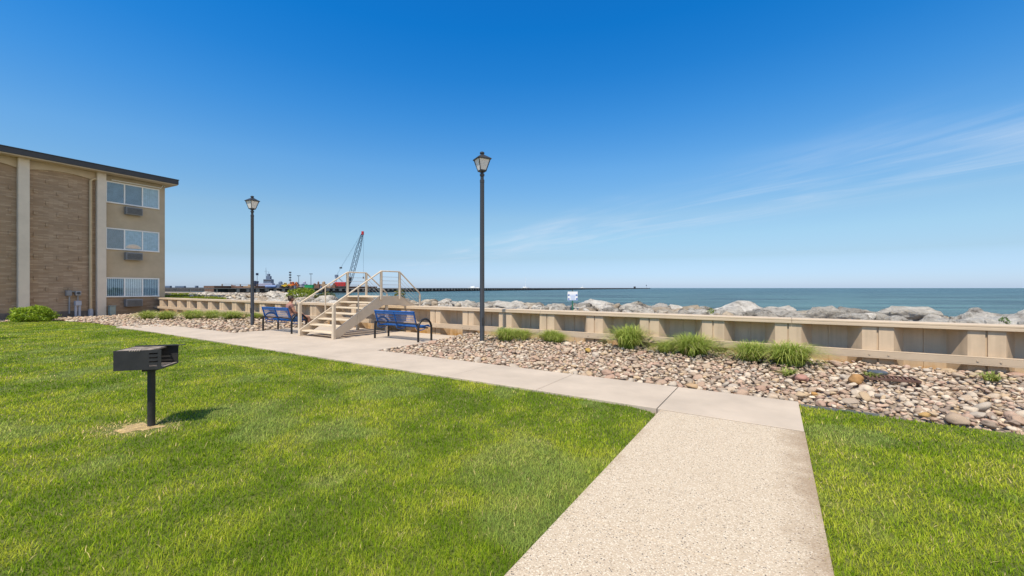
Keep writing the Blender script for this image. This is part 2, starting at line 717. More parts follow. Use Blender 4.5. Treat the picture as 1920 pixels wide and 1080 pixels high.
# ------------------------------------------------------------------ lawn
def xy(a, t):
    v = W(a, t)
    return (v.x, v.y)


L_left = [xy(-1.232, -9), xy(-1.232, 5.30), xy(-1.36, 5.46), xy(-1.62, 5.545), xy(-20.5, 5.545), xy(-23.2, 5.9), (-18.3, 18.7), (-21.0, 20.6), (-24.3, 22.0),
          (-26.3, 21.4), (-30.5, 14.5), (-37.0, 3.0), (-30.0, -12)]
L_right = [xy(0.255, -9), xy(0.255, 6.80), xy(14, 6.72), xy(14, -9)]


def lawn_sheet(name, poly, lab):
    bm = bmesh.new()
    vs = [bm.verts.new((x, y, 0)) for x, y in poly]
    bm.faces.new(vs)
    bmesh.ops.triangulate(bm, faces=bm.faces[:])
    for _ in range(4):
        bmesh.ops.subdivide_edges(bm, edges=bm.edges[:], cuts=1, use_grid_fill=True)
    for v in bm.verts:
        a, t = at_of(v.co.x, v.co.y)
        v.co.z = -0.022 + float(drop(a))
    bmesh.ops.recalc_face_normals(bm, faces=bm.faces)
    me = bpy.data.meshes.new(name)
    bm.to_mesh(me)
    bm.free()
    me.materials.append(M_lawnbase)
    o = link(name, me)
    return tag(o, lab, "lawn", kind='structure')


lawn_sheet("lawn", L_left, "ground of the large lawn left of the path")
lawn_sheet("lawn", L_right, "ground of the small lawn right of the path")

M_blade = attr_mat("grass_blade", 0.6, trans=0.40, spec=0.10)
GRILL = Vector((-4.19, 4.79, 0))


def blade_field(x, y, h, w, col, lean, zb):
    n_ = len(x)
    th = nr.uniform(0, 2 * np.pi, n_)
    dx, dy = np.cos(th), np.sin(th)
    sx_, sy_ = -dy, dx
    # blades also comb a little along one direction (mower stripes)
    base = np.stack([x, y, zb], -1)
    off = lambda f: np.stack([dx * lean * h * f, dy * lean * h * f, h * f * (1 - 0.35 * lean * f)], -1)
    side = np.stack([sx_ * w / 2, sy_ * w / 2, np.zeros(n_)], -1)
    v = np.empty((n_, 5, 3), np.float32)
    v[:, 0] = base - side
    v[:, 1] = base + side
    v[:, 2] = base + off(0.55) + side * 0.8
    v[:, 3] = base + off(0.55) - side * 0.8
    o2 = off(1.0)
    o2[:, :2] *= 1.35
    v[:, 4] = base + o2
    idx = np.arange(n_)[:, None] * 5
    loops = (idx + np.array([0, 1, 2, 3, 3, 2, 4])).ravel()
    starts = (np.arange(n_)[:, None] * 7 + np.array([0, 4])).ravel()
    totals = np.tile([4, 3], n_)
    shade = np.array([0.62, 0.62, 1.0, 1.0, 1.12])
    c = np.repeat(col[:, None, :], 5, 1)
    return v.reshape(-1, 3), loops, starts, totals, c.reshape(-1, 3)


def lawn_colour(x, y, n_):
    k1 = fbm(x * 0.9 + 3, y * 0.9, 5)
    k2 = fbm(x * 2.6 + 40, y * 2.6 + 9, 3)
    dark = np.array([0.150, 0.250, 0.008])
    mid = np.array([0.275, 0.385, 0.014])
    lite = np.array([0.48, 0.515, 0.045])
    f = np.clip((k1 - 0.5) * 1.9 + (k2 - 0.5) * 2.0 + 0.46 + nr.normal(0, 0.28, n_), 0, 1)
    c = np.where(f[:, None] < 0.5, dark + (mid - dark) * (f[:, None] / 0.5), mid + (lite - mid) * ((f[:, None] - 0.5) / 0.5))
    k3 = fbm(x * 1.1 + 71, y * 1.1 + 33, 3)
    grey = np.array([0.40, 0.48, 0.16])
    gm = np.clip((k3 - 0.56) * 4, 0, 0.45)[:, None]
    c = c * (1 - gm) + grey * gm
    straw = np.array([0.80, 0.62, 0.28])
    ps = 0.012 + 0.05 * np.clip((k2 - 0.55) * 4, 0, 1)
    # worn dry ring about the grill post
    dg = np.hypot((x - GRILL.x + 0.10) / 1.5, y - GRILL.y + 0.09)
    ps = np.maximum(ps, 0.95 * np.clip(1.35 - dg / 0.30, 0, 1))
    s = nr.random(n_) < ps
    c[s] = straw * nr.uniform(0.7, 1.25, (s.sum(), 1))
    return c * nr.uniform(0.78, 1.22, (n_, 1)), ps


def make_grass(name, poly, lab, ntry):
    K = 9000.0
    # radius density rho(r)=K*min(1,(2.5/r)^1.6), angle uniform
    rr = np.linspace(1.2, 36, 4000)
    pdf = K * np.minimum(1, (2.5 / rr) ** 1.6) * rr
    cdf = np.cumsum(pdf)
    cdf /= cdf[-1]
    r_ = np.interp(nr.random(ntry), cdf, rr)
    th = nr.uniform(R(-66), R(66), ntry)
    x, y = r_ * np.sin(th), r_ * np.cos(th)
    a, t = at_of(x, y)
    jit = nr.normal(0, 0.012, (2, ntry)) + 0.13 * (fbm(x * 6, y * 6, 3) - 0.5)
    bald = np.hypot((x - GRILL.x + 0.10) / 1.4, y - GRILL.y + 0.06)
    ok = inside(x + jit[0], y + jit[1], poly) & (nr.random(ntry) > 0.62 * np.clip(1.5 - bald / 0.15, 0, 1))
    x, y, r_, a = x[ok], y[ok], r_[ok], a[ok]
    n_ = len(x)
    col, ps = lawn_colour(x, y, n_)
    big = fbm(x * 1.3 + 90, y * 1.3 + 20, 2)
    h = nr.uniform(0.026, 0.050, n_) * (0.75 + 0.5 * big) * np.clip(1.0 - 0.55 * (ps > 0.5), 0.3, 1)
    w = 0.0030 * (np.maximum(r_, 2.2) / 2.5) ** 0.8 * nr.uniform(0.7, 1.3, n_)
    lean = nr.uniform(0.10, 0.95, n_)
    v, lo, st, tot, c = blade_field(x, y, h, w, col, lean, -0.024 + drop(a))
    me = np_mesh(name, v, lo, st, tot, c, M_blade, True)
    return tag(link(name, me), lab, "grass", kind='stuff')


make_grass("grass", L_left, "mown green grass of the large lawn left of the path", 1000000)
make_grass("grass", L_right, "mown green grass of the small lawn right of the path", 1000000)

M_bare = mat("dry_bare_soil", (0.42, 0.30, 0.14), 0.95, var=0.3, vscale=14, bump=0.5, bscale=70)
bs_ = MB()
ring_ = []
for k in range(40):
    th = 2 * math.pi * k / 40
    rr0 = 0.15 * (1 + 0.22 * math.sin(3 * th + 1) + 0.15 * math.sin(7 * th))
    ring_.append((GRILL.x - 0.10 + 1.4 * rr0 * math.cos(th), GRILL.y - 0.06 + rr0 * math.sin(th), -0.0195))
bs_.add([(GRILL.x - 0.10, GRILL.y - 0.06, -0.016)] + ring_, [(0, 1 + k, 1 + (k + 1) % 40) for k in range(40)])
tag(bs_.build("bare_soil", M_bare, None, True), "dry bare ground at the foot of the grill post", "soil", kind='structure')

# strip between the lawn on the right and the cobbles
M_edge = mat("edging_plastic", (0.16, 0.16, 0.155), 0.6, var=0.2)
e = MB()
e.box(0.29, 1.1, 6.815, 6.829, -0.08, 0.002)
tag(e.build("lawn_edging", M_edge, None, rotz=ROTZ, loc=(0, 0, 0)), "short dark edging strip at the corner of the right lawn beside the sidewalk end", "edging")

# ------------------------------------------------------------------ cobbles
def ico(sub):
    bm = bmesh.new()
    bmesh.ops.create_icosphere(bm, subdivisions=sub, radius=1.0)
    bm.verts.ensure_lookup_table()
    v = np.array([q.co[:] for q in bm.verts])
    f = np.array([[q.index for q in fc.verts] for fc in bm.faces])
    bm.free()
    return v, f


def cobble_shape(sub, seed):
    r_ = np.random.default_rng(seed)
    v, f = ico(sub)
    rad = np.ones(len(v))
    for _ in range(12):
        d = r_.normal(size=3)
        d /= np.linalg.norm(d)
        k = v @ d
        cut = r_.uniform(0.52, 0.92)
        rad = np.minimum(rad, np.where(k > 0.05, cut / np.maximum(k, 0.05), 9))
    for _ in range(5):
        d = r_.normal(size=3)
        rad += 0.035 * np.sin(v @ d * r_.uniform(1.5, 4) + r_.uniform(0, 6))
    out = v * rad[:, None]
    out *= np.array([1.0, r_.uniform(0.62, 0.85), r_.uniform(0.40, 0.58)])
    return out, f


STONE_COLS = np.array([(0.42, 0.33, 0.24), (0.46, 0.37, 0.275), (0.36, 0.275, 0.20), (0.33, 0.27, 0.21), (0.41, 0.295, 0.215), (0.37, 0.25, 0.185),
                       (0.51, 0.43, 0.335), (0.44, 0.33, 0.21), (0.29, 0.225, 0.175), (0.41, 0.355, 0.29), (0.45, 0.32, 0.24), (0.54, 0.46, 0.36)])
M_stone = attr_mat("river_cobble", 0.75, bump=0.25, bscale=26, spec=0.3, var=0.22, vscale=22)


def rot_mats(n_, tilt):
    """random yaw and a tilt"""
    yaw = nr.uniform(0, 2 * np.pi, n_)
    ta = nr.uniform(0, 2 * np.pi, n_)
    tm = np.abs(nr.normal(0, tilt, n_))
    cz, sz = np.cos(yaw), np.sin(yaw)
    Rz = np.zeros((n_, 3, 3))
    Rz[:, 0, 0], Rz[:, 0, 1], Rz[:, 1, 0], Rz[:, 1, 1], Rz[:, 2, 2] = cz, -sz, sz, cz, 1
    kx, ky = np.cos(ta), np.sin(ta)
    K = np.zeros((n_, 3, 3))
    K[:, 0, 2], K[:, 1, 2], K[:, 2, 0], K[:, 2, 1] = ky, -kx, -ky, kx
    I = np.eye(3)[None]
    s, c = np.sin(tm)[:, None, None], np.cos(tm)[:, None, None]
    Rt = I + s * K + (1 - c) * (K @ K)
    return Rt @ Rz


def stone_cloud(name, pos, size, shapes, lab, cat, tilt=0.35, cols=None, m=None):
    V, F, C = [], [], []
    off = 0
    n_ = len(pos)
    which = nr.integers(0, len(shapes), n_)
    if cols is None:
        cols = STONE_COLS[nr.integers(0, len(STONE_COLS), n_)] * nr.uniform(0.85, 1.12, (n_, 1)) * np.array([1.06, 1.02, 0.97])
    for k, (sv, sf) in enumerate(shapes):
        ii = np.where(which == k)[0]
        if not len(ii):
            continue
        Rm = rot_mats(len(ii), tilt)
        v = np.einsum('nij,vj->nvi', Rm, sv) * size[ii][:, None, None] + pos[ii][:, None, :]
        V.append(v.reshape(-1, 3))
        F.append((sf[None] + (np.arange(len(ii)) * len(sv))[:, None, None] + off).reshape(-1, 3))
        C.append(np.repeat(cols[ii], len(sv), 0))
        off += len(ii) * len(sv)
    V, F, C = np.concatenate(V), np.concatenate(F), np.concatenate(C)
    me = np_mesh(name, V, F.ravel(), np.arange(len(F)) * 3, np.full(len(F), 3), C, m or M_stone, True)
    return tag(link(name, me), lab, cat, kind='stuff')


def darts(a0, a1, t0, t1, rad, ntry, grow=None, keep=None, taken=None):
    """dart throwing; rad is a function (a,t) -> spacing"""
    cell = 0.25
    gridd = {}
    out = []
    for (pa, pt) in (taken or []):
        gridd.setdefault((int(math.floor(pa / cell)), int(math.floor(pt / cell))), []).append((pa, pt, 0.12))
    for _ in range(ntry):
        pa, pt = rng.uniform(a0, a1), rng.uniform(t0, t1)
        if keep and not keep(pa, pt):
            continue
        rd = rad(pa, pt)
        ci, cj = int(math.floor(pa / cell)), int(math.floor(pt / cell))
        good = True
        for i in (-1, 0, 1):
            for j in (-1, 0, 1):
                for (qa, qt, qr) in gridd.get((ci + i, cj + j), ()):
                    if (qa - pa) ** 2 + (qt - pt) ** 2 < ((rd + qr) * 0.5) ** 2:
                        good = False
                        break
                if not good:
                    break
            if not good:
                break
        if good:
            gridd.setdefault((ci, cj), []).append((pa, pt, rd))
            out.append((pa, pt, rd))
    return out


shapes2 = [cobble_shape(2, 100 + i) for i in range(10)]
shapes3 = [cobble_shape(3, 100 + i) for i in range(8)]


def bed_z(a, t):
    return ground_z(a, t)


def bed_keep(pa, pt):
    s = -pa
    if pt > 10.62:
        return False
    if pa > 0.24 and pt < 6.90:
        return False
    if pt < 6.97:
        return False
    return True


# near bed: individuals where they show largest, the rest one mass
near = darts(-8.42, 9.5, 6.95, 10.65, lambda a, t: rng.choice((0.065, 0.075, 0.085, 0.095, 0.105, 0.12, 0.14, 0.19)), 70000, keep=bed_keep)
px_near = []
for (pa, pt, rd) in near:
    w_ = W(pa, pt)
    vis = 0
    if w_.y > 0.5 and abs(w_.x / w_.y) < 1.25:
        vis = rd / math.hypot(w_.x, w_.y)
    px_near.append(vis)
order = sorted(range(len(near)), key=lambda i: -px_near[i])
indiv = set(order[:290])
pos, size = [], []
for i, (pa, pt, rd) in enumerate(near):
    if i in indiv:
        continue
    w_ = W(pa, pt)
    pos.append((w_.x, w_.y, float(bed_z(pa, pt)) + rng.uniform(0.045, 0.085)))
    size.append(rd * rng.uniform(0.56, 0.74))
stone_cloud("river_cobbles", np.array(pos), np.array(size), shapes2, "smaller tan and pink river cobbles filling the bed beside the sidewalk", "cobbles")
fill = nr.uniform(0, 1, (8500, 2))
fa = -8.42 + fill[:, 0] * 18
ft = 6.97 + fill[:, 1] * 3.7
okf = ~((fa > 0.2) & (ft < 6.92))
fa, ft = fa[okf], ft[okf]
fp = np.stack([AX.x * fa + TX.x * ft, AX.y * fa + TX.y * ft, bed_z(fa, ft) + 0.012], -1)
stone_cloud("pebble_layer", fp, nr.uniform(0.045, 0.08, len(fp)), [cobble_shape(1, 60 + i) for i in range(6)], "lower layer of small stones between the river cobbles", "pebbles")
# individual cobbles share a few meshes
cob_meshes = []
for i in range(48):
    sv, sf = shapes3[i % len(shapes3)]
    c = STONE_COLS[i % len(STONE_COLS)] * rng.uniform(0.86, 1.08) * np.array([1.06, 1.02, 0.97])
    me = np_mesh("river_cobble", sv, sf.ravel(), np.arange(len(sf)) * 3, np.full(len(sf), 3), np.repeat(c[None], len(sv), 0), M_stone, True)
    cob_meshes.append(me)
for i in sorted(indiv):
    pa, pt, rd = near[i]
    o = link("river_cobble", rng.choice(cob_meshes))
    o.location = W(pa, pt, float(bed_z(pa, pt)) + rng.uniform(0.05, 0.08))
    o.scale = (rd * rng.uniform(0.58, 0.74),) * 3
    o.rotation_euler = (rng.gauss(0, 0.3), rng.gauss(0, 0.3), rng.uniform(0, 6.28))
    tag(o, "rounded pinkish, tan or grey cobble among the nearest stones of the bed", "cobble", "nearest cobbles in the stone bed")


def special(px, py, size, col, lab, zc=0.10, flat=(1, 1, 1)):
    sv, sf = shapes3[rng.randrange(len(shapes3))]
    me = np_mesh("river_cobble", sv * np.array(flat), sf.ravel(), np.arange(len(sf)) * 3, np.full(len(sf), 3), np.repeat(np.array(col)[None], len(sv), 0), M_stone, True)
    o = link("river_cobble", me)
    w_ = P(px, py, 0.05)
    a, t = at_of(w_.x, w_.y)
    t = min(max(t, 6.90 + size), 10.35)
    o.location = W(a, t, float(bed_z(a, t)) + zc)
    o.scale = (size,) * 3
    o.rotation_euler = (0.1, 0.05, rng.uniform(0, 6))
    tag(o, lab, "stone")


special(1607, 714, 0.125, (0.37, 0.20, 0.075), "rusty orange boulder-like stone beside the drain grate", 0.12, (1, 1.25, 1.35))
special(1506, 709, 0.125, (0.38, 0.20, 0.15), "round pinkish red stone in the cobbles in front of the right grass clumps", 0.11, (1, 1.15, 1.4))
special(1527, 735, 0.062, (0.46, 0.25, 0.08), "small bright orange stone in the cobbles near the end of the sidewalk", 0.10)
special(1741, 780, 0.065, (0.44, 0.27, 0.10), "small orange stone next to the edge of the right lawn", 0.10)
special(1296, 722, 0.11, (0.40, 0.27, 0.15), "brown stone at the sidewalk edge beside the dark joint", 0.10, (1, 1.1, 1.3))
special(1103, 659, 0.12, (0.42, 0.27, 0.07), "ochre stone under the pair of small grass clumps", 0.10, (1, 1.1, 1.2))
special(1060, 636, 0.16, (0.62, 0.50, 0.36), "big pale stone at the foot of the pair of grass clumps", 0.10, (1, 1, 1.3))

# far bed on the left, by the building
far = darts(-35.0, -16.03, 5.7, 10.6, lambda a, t: rng.choice((0.13, 0.16, 0.19, 0.23)), 36000, keep=lambda a, t: t > 6.98 or (a < -20.7 - 0.8 * (t < 6.4) and not inside(np.array([W(a, t).x]), np.array([W(a, t).y]), L_left)[0]))
pos, size = [], []
for (pa, pt, rd) in far:
    w_ = W(pa, pt)
    pos.append((w_.x, w_.y, float(ground_z(pa, pt)) + rng.uniform(0.05, 0.10)))
    size.append(rd * rng.uniform(0.56, 0.72))
shapes1 = [cobble_shape(1, 160 + i) for i in range(8)]
stone_cloud("river_cobbles", np.array(pos), np.array(size), shapes1, "bed of pale river cobbles between the far sidewalk and the seawall", "cobbles", tilt=0.4)

# ------------------------------------------------------------------ seawall
M_wall = mat("tan_painted_steel", (0.50, 0.385, 0.265), 0.62, var=0.07, vscale=2.2, bump=0.06, bscale=40)
n, l, b = N(M_wall)
M_cap = mat("tan_painted_cap", (0.56, 0.435, 0.30), 0.6, var=0.06, vscale=1.6, bump=0.05, bscale=50)
# sheet piles: rust and soil stain near the ground
M_pile = bpy.data.materials.new("sheet_pile_paint")
M_pile.use_nodes = True
n, l, b = N(M_pile)
b.inputs['Roughness'].default_value = 0.6
b.inputs['Specular IOR Level'].default_value = 0.3
tcn = n.new('ShaderNodeTexCoord')
nz = n.new('ShaderNodeTexNoise')
nz.inputs['Scale'].default_value = 1.8
nz.inputs['Detail'].default_value = 8
nz.inputs['Roughness'].default_value = 0.7
l.new(tcn.outputs['Object'], nz.inputs['Vector'])
sp = n.new('ShaderNodeSeparateXYZ')
l.new(tcn.outputs['Object'], sp.inputs[0])
mrz = n.new('ShaderNodeMapRange')
mrz.inputs[1].default_value = 0.26
mrz.inputs[2].default_value = 0.0
l.new(sp.outputs[2], mrz.inputs[0])
mu = n.new('ShaderNodeMath')
mu.operation = 'MULTIPLY'
l.new(mrz.outputs[0], mu.inputs[0])
mrn = n.new('ShaderNodeMapRange')
mrn.inputs[1].default_value = 0.40
mrn.inputs[2].default_value = 0.62
l.new(nz.outputs[0], mrn.inputs[0])
l.new(mrn.outputs[0], mu.inputs[1])
mixp = n.new('ShaderNodeMix')
mixp.data_type = 'RGBA'
mixp.inputs['A'].default_value = (0.56, 0.425, 0.285, 1)
mixp.inputs['B'].default_value = (0.42, 0.215, 0.05, 1)
l.new(mu.outputs[0], mixp.inputs['Factor'])
mv = n.new('ShaderNodeMapRange')
mv.inputs[1].default_value = 0.3
mv.inputs[2].default_value = 0.7
mv.inputs[3].default_value = 0.9
mv.inputs[4].default_value = 1.08
l.new(nz.outputs[0], mv.inputs[0])
sv_ = n.new('ShaderNodeVectorMath')
sv_.operation = 'SCALE'
l.new(mixp.outputs['Result'], sv_.inputs[0])
mps = n.new('ShaderNodeMapping')
mps.inputs['Scale'].default_value = (7, 7, 0.5)
l.new(tcn.outputs['Object'], mps.inputs[0])
nzs = n.new('ShaderNodeTexNoise')
nzs.inputs['Scale'].default_value = 1.0
nzs.inputs['Detail'].default_value = 6
l.new(mps.outputs[0], nzs.inputs['Vector'])
mvs = n.new('ShaderNodeMapRange')
mvs.inputs[1].default_value = 0.32
mvs.inputs[2].default_value = 0.52
mvs.inputs[3].default_value = 0.86
mvs.inputs[4].default_value = 1.03
l.new(nzs.outputs[0], mvs.inputs[0])
mvm = n.new('ShaderNodeMath')
mvm.operation = 'MULTIPLY'
l.new(mv.outputs[0], mvm.inputs[0])
l.new(mvs.outputs[0], mvm.inputs[1])
l.new(mvm.outputs[0], sv_.inputs['Scale'])
l.new(sv_.outputs[0], b.inputs['Base Color'])

WA0, WA1 = -35.75, 16.0
wall = thing("seawall", "tan steel sheet pile seawall with flat cap between the cobbles and the shore rocks", "seawall", (0, 0, 0), ROTZ)
TO, TI, PER = 10.67, 10.965, 1.46
pts = []
k0 = int((WA0 - 0.235) / PER) - 2
for k in range(k0, int(WA1 / PER) + 2):
    c = 0.235 + k * PER
    for (da, tt) in ((-0.43, TI), (-0.235, TO), (-0.016, TO), (-0.012, TO + 0.03), (0.012, TO + 0.03), (0.016, TO), (0.235, TO), (0.43, TI), (0.71, TI), (0.714, TI + 0.0), (0.716, TI - 0.02), (0.744, TI - 0.02), (0.746, TI)):
        if WA0 <= c + da <= WA1:
            pts.append((c + da, tt))
pm = MB()
vs, fs = [], []
for (a, t) in pts:
    vs += [(a, t, -0.35), (a, t, 0.86)]
for i in range(len(pts) - 1):
    fs.append((2 * i, 2 * i + 2, 2 * i + 3, 2 * i + 1))
nb_ = len(pts)
for (a, t) in pts:
    vs += [(a, t + 0.012, -0.35), (a, t + 0.012, 0.86)]
for i in range(len(pts) - 1):
    j = 2 * nb_ + 2 * i
    fs.append((j, j + 1, j + 3, j + 2))
pm.add(vs, fs)
pm.build("pile_sheet", M_pile, wall)
cm = MB()
cseg = [WA0, -30.2, -24.1, -18.0, -11.9, -5.8, 0.3, 6.4, 12.5, WA1]
for i in range(len(cseg) - 1):
    a0, a1 = cseg[i] + (0.002 if i else 0), cseg[i + 1] - 0.002
    cm.box(a0, a1, 10.625, 11.10, 0.885, 0.925)
    cm.box(a0, a1, 10.625, 10.655, 0.825, 0.884)
    cm.box(a0, a1, 11.065, 11.10, 0.825, 0.884)
cm.build("wall_cap", M_cap, wall, bevel=0.008)
wm = MB()
for i in range(len(cseg) - 1):
    a0, a1 = cseg[i] + (0.006 if i else 0), cseg[i + 1] - 0.006
    wm.box(a0, a1, 10.56, 10.66, 0.345, 0.365)
    wm.box(a0, a1, 10.56, 10.575, 0.235, 0.344)
    wm.box(a0, a1, 10.56, 10.66, 0.215, 0.234)
wm.build("wale_beam", M_wall, wall, bevel=0.004)
bm_ = MB()
for k in range(k0, int(WA1 / PER) + 1):
    c = 0.235 + k * PER
    if WA0 < c - 0.2 and c + 0.2 < WA1:
        for da in (-0.14, 0.14):
            bm_.lathe([(0.016, 0.0), (0.016, 0.012)], 6, (0, 0))
            nn = 12
            for q in range(len(bm_.v) - nn, len(bm_.v)):
                x, y, z = bm_.v[q]
                bm_.v[q] = (c + da + x, 10.56 - z, 0.29 + y)
bm_.build("wale_bolts", M_wall, wall)

# ------------------------------------------------------------------ riprap boulders
def boulder_shape(seed, sub=4):
    r_ = np.random.default_rng(seed)
    v, f = ico(sub)
    rad = np.full(len(v), 1.25)
    for _ in range(11):
        d = r_.normal(size=3)
        d /= np.linalg.norm(d)
        k = v @ d
        cut = r_.uniform(0.50, 0.95)
        rad = np.minimum(rad, np.where(k > 0.04, cut / np.maximum(k, 0.04), 9))
    rad = np.minimum(rad, 1.25)
    p_ = v * rad[:, None]
    # broken surface: small ridged steps and layers
    disp = np.zeros(len(v))
    fr = 2.2
    am = 0.125
    for o_ in range(5):
        for _ in range(3):
            d = r_.normal(size=3)
            d /= np.linalg.norm(d)
            ph = r_.uniform(0, 6.28)
            w_ = p_ @ d * fr + 0.9 * np.sin(p_ @ r_.normal(size=3) * fr * 0.8 + ph)
            disp += am * (1 - 2 * np.abs(((w_ / 3.1) % 1) - 0.5) * 2) / 2
        fr *= 1.9
        am *= 0.55
    lay = np.round((p_[:, 2] + 0.08 * np.sin(p_[:, 0] * 3 + seed)) * 5.5) / 5.5 - p_[:, 2]
    p_ += v * disp[:, None]
    p_[:, :2] *= (1 + 0.8 * lay)[:, None]
    p_ *= np.array([1.0, r_.uniform(0.68, 0.9), r_.uniform(0.52, 0.70)])
    return p_, f


M_rock = bpy.data.materials.new("limestone_riprap")
M_rock.use_nodes = True
n, l, b = N(M_rock)
b.inputs['Roughness'].default_value = 0.9
b.inputs['Specular IOR Level'].default_value = 0.2
tcn = n.new('ShaderNodeTexCoord')
oi = n.new('ShaderNodeObjectInfo')
nz = n.new('ShaderNodeTexNoise')
nz.inputs['Scale'].default_value = 2.4
nz.inputs['Detail'].default_value = 9
nz.inputs['Roughness'].default_value = 0.68
l.new(tcn.outputs['Object'], nz.inputs['Vector'])
at = n.new('ShaderNodeAttribute')
at.attribute_name = 'Col'
cr = n.new('ShaderNodeValToRGB')
els = cr.color_ramp.elements
els[0].position, els[0].color = 0.33, (0.26, 0.235, 0.20, 1)
els[1].position, els[1].color = 0.66, (1.18, 1.16, 1.10, 1)
e_ = els.new(0.45)
e_.color = (0.84, 0.82, 0.78, 1)
l.new(nz.outputs[0], cr.inputs[0])
mm = n.new('ShaderNodeMix')
mm.data_type = 'RGBA'
mm.blend_type = 'MULTIPLY'
mm.inputs['Factor'].default_value = 1.0
l.new(at.outputs['Color'], mm.inputs['A'])
l.new(cr.outputs[0], mm.inputs['B'])
l.new(mm.outputs['Result'], b.inputs['Base Color'])
nb = n.new('ShaderNodeTexNoise')
nb.inputs['Scale'].default_value = 7
nb.inputs['Detail'].default_value = 9
nb.inputs['Roughness'].default_value = 0.7
l.new(tcn.outputs['Object'], nb.inputs['Vector'])
bp = n.new('ShaderNodeBump')
bp.inputs['Strength'].default_value = 1.0
bp.inputs['Distance'].default_value = 0.17
l.new(nb.outputs[0], bp.inputs['Height'])
l.new(bp.outputs[0], b.inputs['Normal'])

ROCK_COLS = [(0.58, 0.54, 0.485), (0.63, 0.59, 0.535), (0.52, 0.485, 0.44), (0.55, 0.485, 0.40), (0.40, 0.37, 0.33), (0.52, 0.43, 0.33), (0.66, 0.625, 0.575)]
b_shapes = [boulder_shape(300 + i) for i in range(9)]
b_meshes = {}


def boulder_mesh(i, j):
    if (i, j) not in b_meshes:
        sv, sf = b_shapes[i]
        c = np.repeat(np.array(ROCK_COLS[j])[None], len(sv), 0)
        b_meshes[(i, j)] = np_mesh("boulder", sv, sf.ravel(), np.arange(len(sf)) * 3, np.full(len(sf), 3), c, M_rock, False)
    return b_meshes[(i, j)]


def put_boulder(a, t, z, sx_, sy_, sz_, yaw, i=None, j=None, label=None, group="limestone boulders along the shore", top=9):
    i = rng.randrange(len(b_shapes)) if i is None else i
    z = min(z, top - b_shapes[i][0][:, 2].max() * sz_)
    o = link("boulder", boulder_mesh(i, rng.choice((0, 0, 1, 1, 1, 2, 3, 4, 5, 6, 6)) if j is None else j))
    o.location = W(a, t, z)
    o.scale = (sx_, sy_, sz_)
    o.rotation_euler = (rng.gauss(0, 0.10), rng.gauss(0, 0.10), yaw)
    return tag(o, label or "rough grey limestone boulder in the shore rocks behind the seawall", "boulder", group)


SIGN = W(0.0, 11.75)   # set below
sgn = P(1073, 583, 0.80)
SIGN_A, SIGN_T = 0, 0
# rows of rocks: (t', base z of centre, size range, step)
for (tp, zc, s0, s1, st) in ((11.75, 0.80, 0.24, 0.46, 0.62), (12.5, 0.84, 0.32, 0.60, 0.86), (13.35, 0.86, 0.34, 0.62, 0.92), (14.2, 0.80, 0.40, 0.74, 1.0), (15.2, 0.30, 0.5, 0.8, 1.5)):
    a = 13.5 + rng.uniform(0, 1)
    while a > -62:
        big = 1.0 + 0.018 * max(0, -a - 10)
        s_ = rng.uniform(s0, s1) * min(big, 1.35)
        tt = tp + float(crest(a)) * (0.25 if tp < 12 else 1.0 if tp > 12.9 else 0.6) + rng.uniform(-0.25, 0.25)
        if not (-13.6 < a < -10.9 and tt < 13.4) and not (tp < 12.9 and a < -27.5 and a > -46):
            w_ = W(a, tt)
            put_boulder(a, tt, zc + rng.uniform(-0.10, 0.10) + 0.0 * s_, s_ * rng.uniform(0.95, 1.25), s_, s_ * rng.uniform(0.62, 0.95), ROTZ + rng.gauss(0, 0.5), top=min(rng.gauss(1.10, 0.07), 1.22) - (0.06 if tp < 12 else 0))
        a -= st * rng.uniform(0.75, 1.2) * min(big, 1.35)
# low slope rocks down to the water: one mass, hardly seen
pos, size = [], []
for tp, zc in ((16.2, -0.35), (17.3, -0.95), (18.5, -1.5)):
    a = 14.0
    while a > -70:
        tt = tp + float(crest(a)) + rng.uniform(-0.3, 0.3)
        w_ = W(a, tt)
        pos.append((w_.x, w_.y, zc + rng.uniform(-0.1, 0.15)))
        size.append(rng.uniform(0.6, 0.95))
        a -= rng.uniform(1.0, 1.5)
cc = np.array(ROCK_COLS)[nr.integers(0, len(ROCK_COLS), len(pos))]
lowsh = [boulder_shape(400 + i, 3) for i in range(6)]
stone_cloud("shore_rocks", np.array(pos), np.array(size), lowsh, "rock slope down to the waterline behind the boulders", "rocks", tilt=0.5, cols=cc, m=M_rock)
# small broken stone between the boulders
pos = []
for _ in range(900):
    a = rng.uniform(-60, 13)
    t = rng.uniform(11.2, 15.0) + float(crest(a)) * rng.random()
    if -46 < a < -27 and t < 13:
        continue
    w_ = W(a, t)
    pos.append((w_.x, w_.y, float(ground_z(a, t)) + rng.uniform(-0.02, 0.06)))
cc = np.array(ROCK_COLS)[nr.integers(0, len(ROCK_COLS), len(pos))]
stone_cloud("rubble", np.array(pos), nr.uniform(0.10, 0.22, len(pos)), [boulder_shape(500 + i, 2) for i in range(5)], "small broken stone lying between the shore boulders", "rubble", tilt=0.5, cols=cc, m=M_rock)

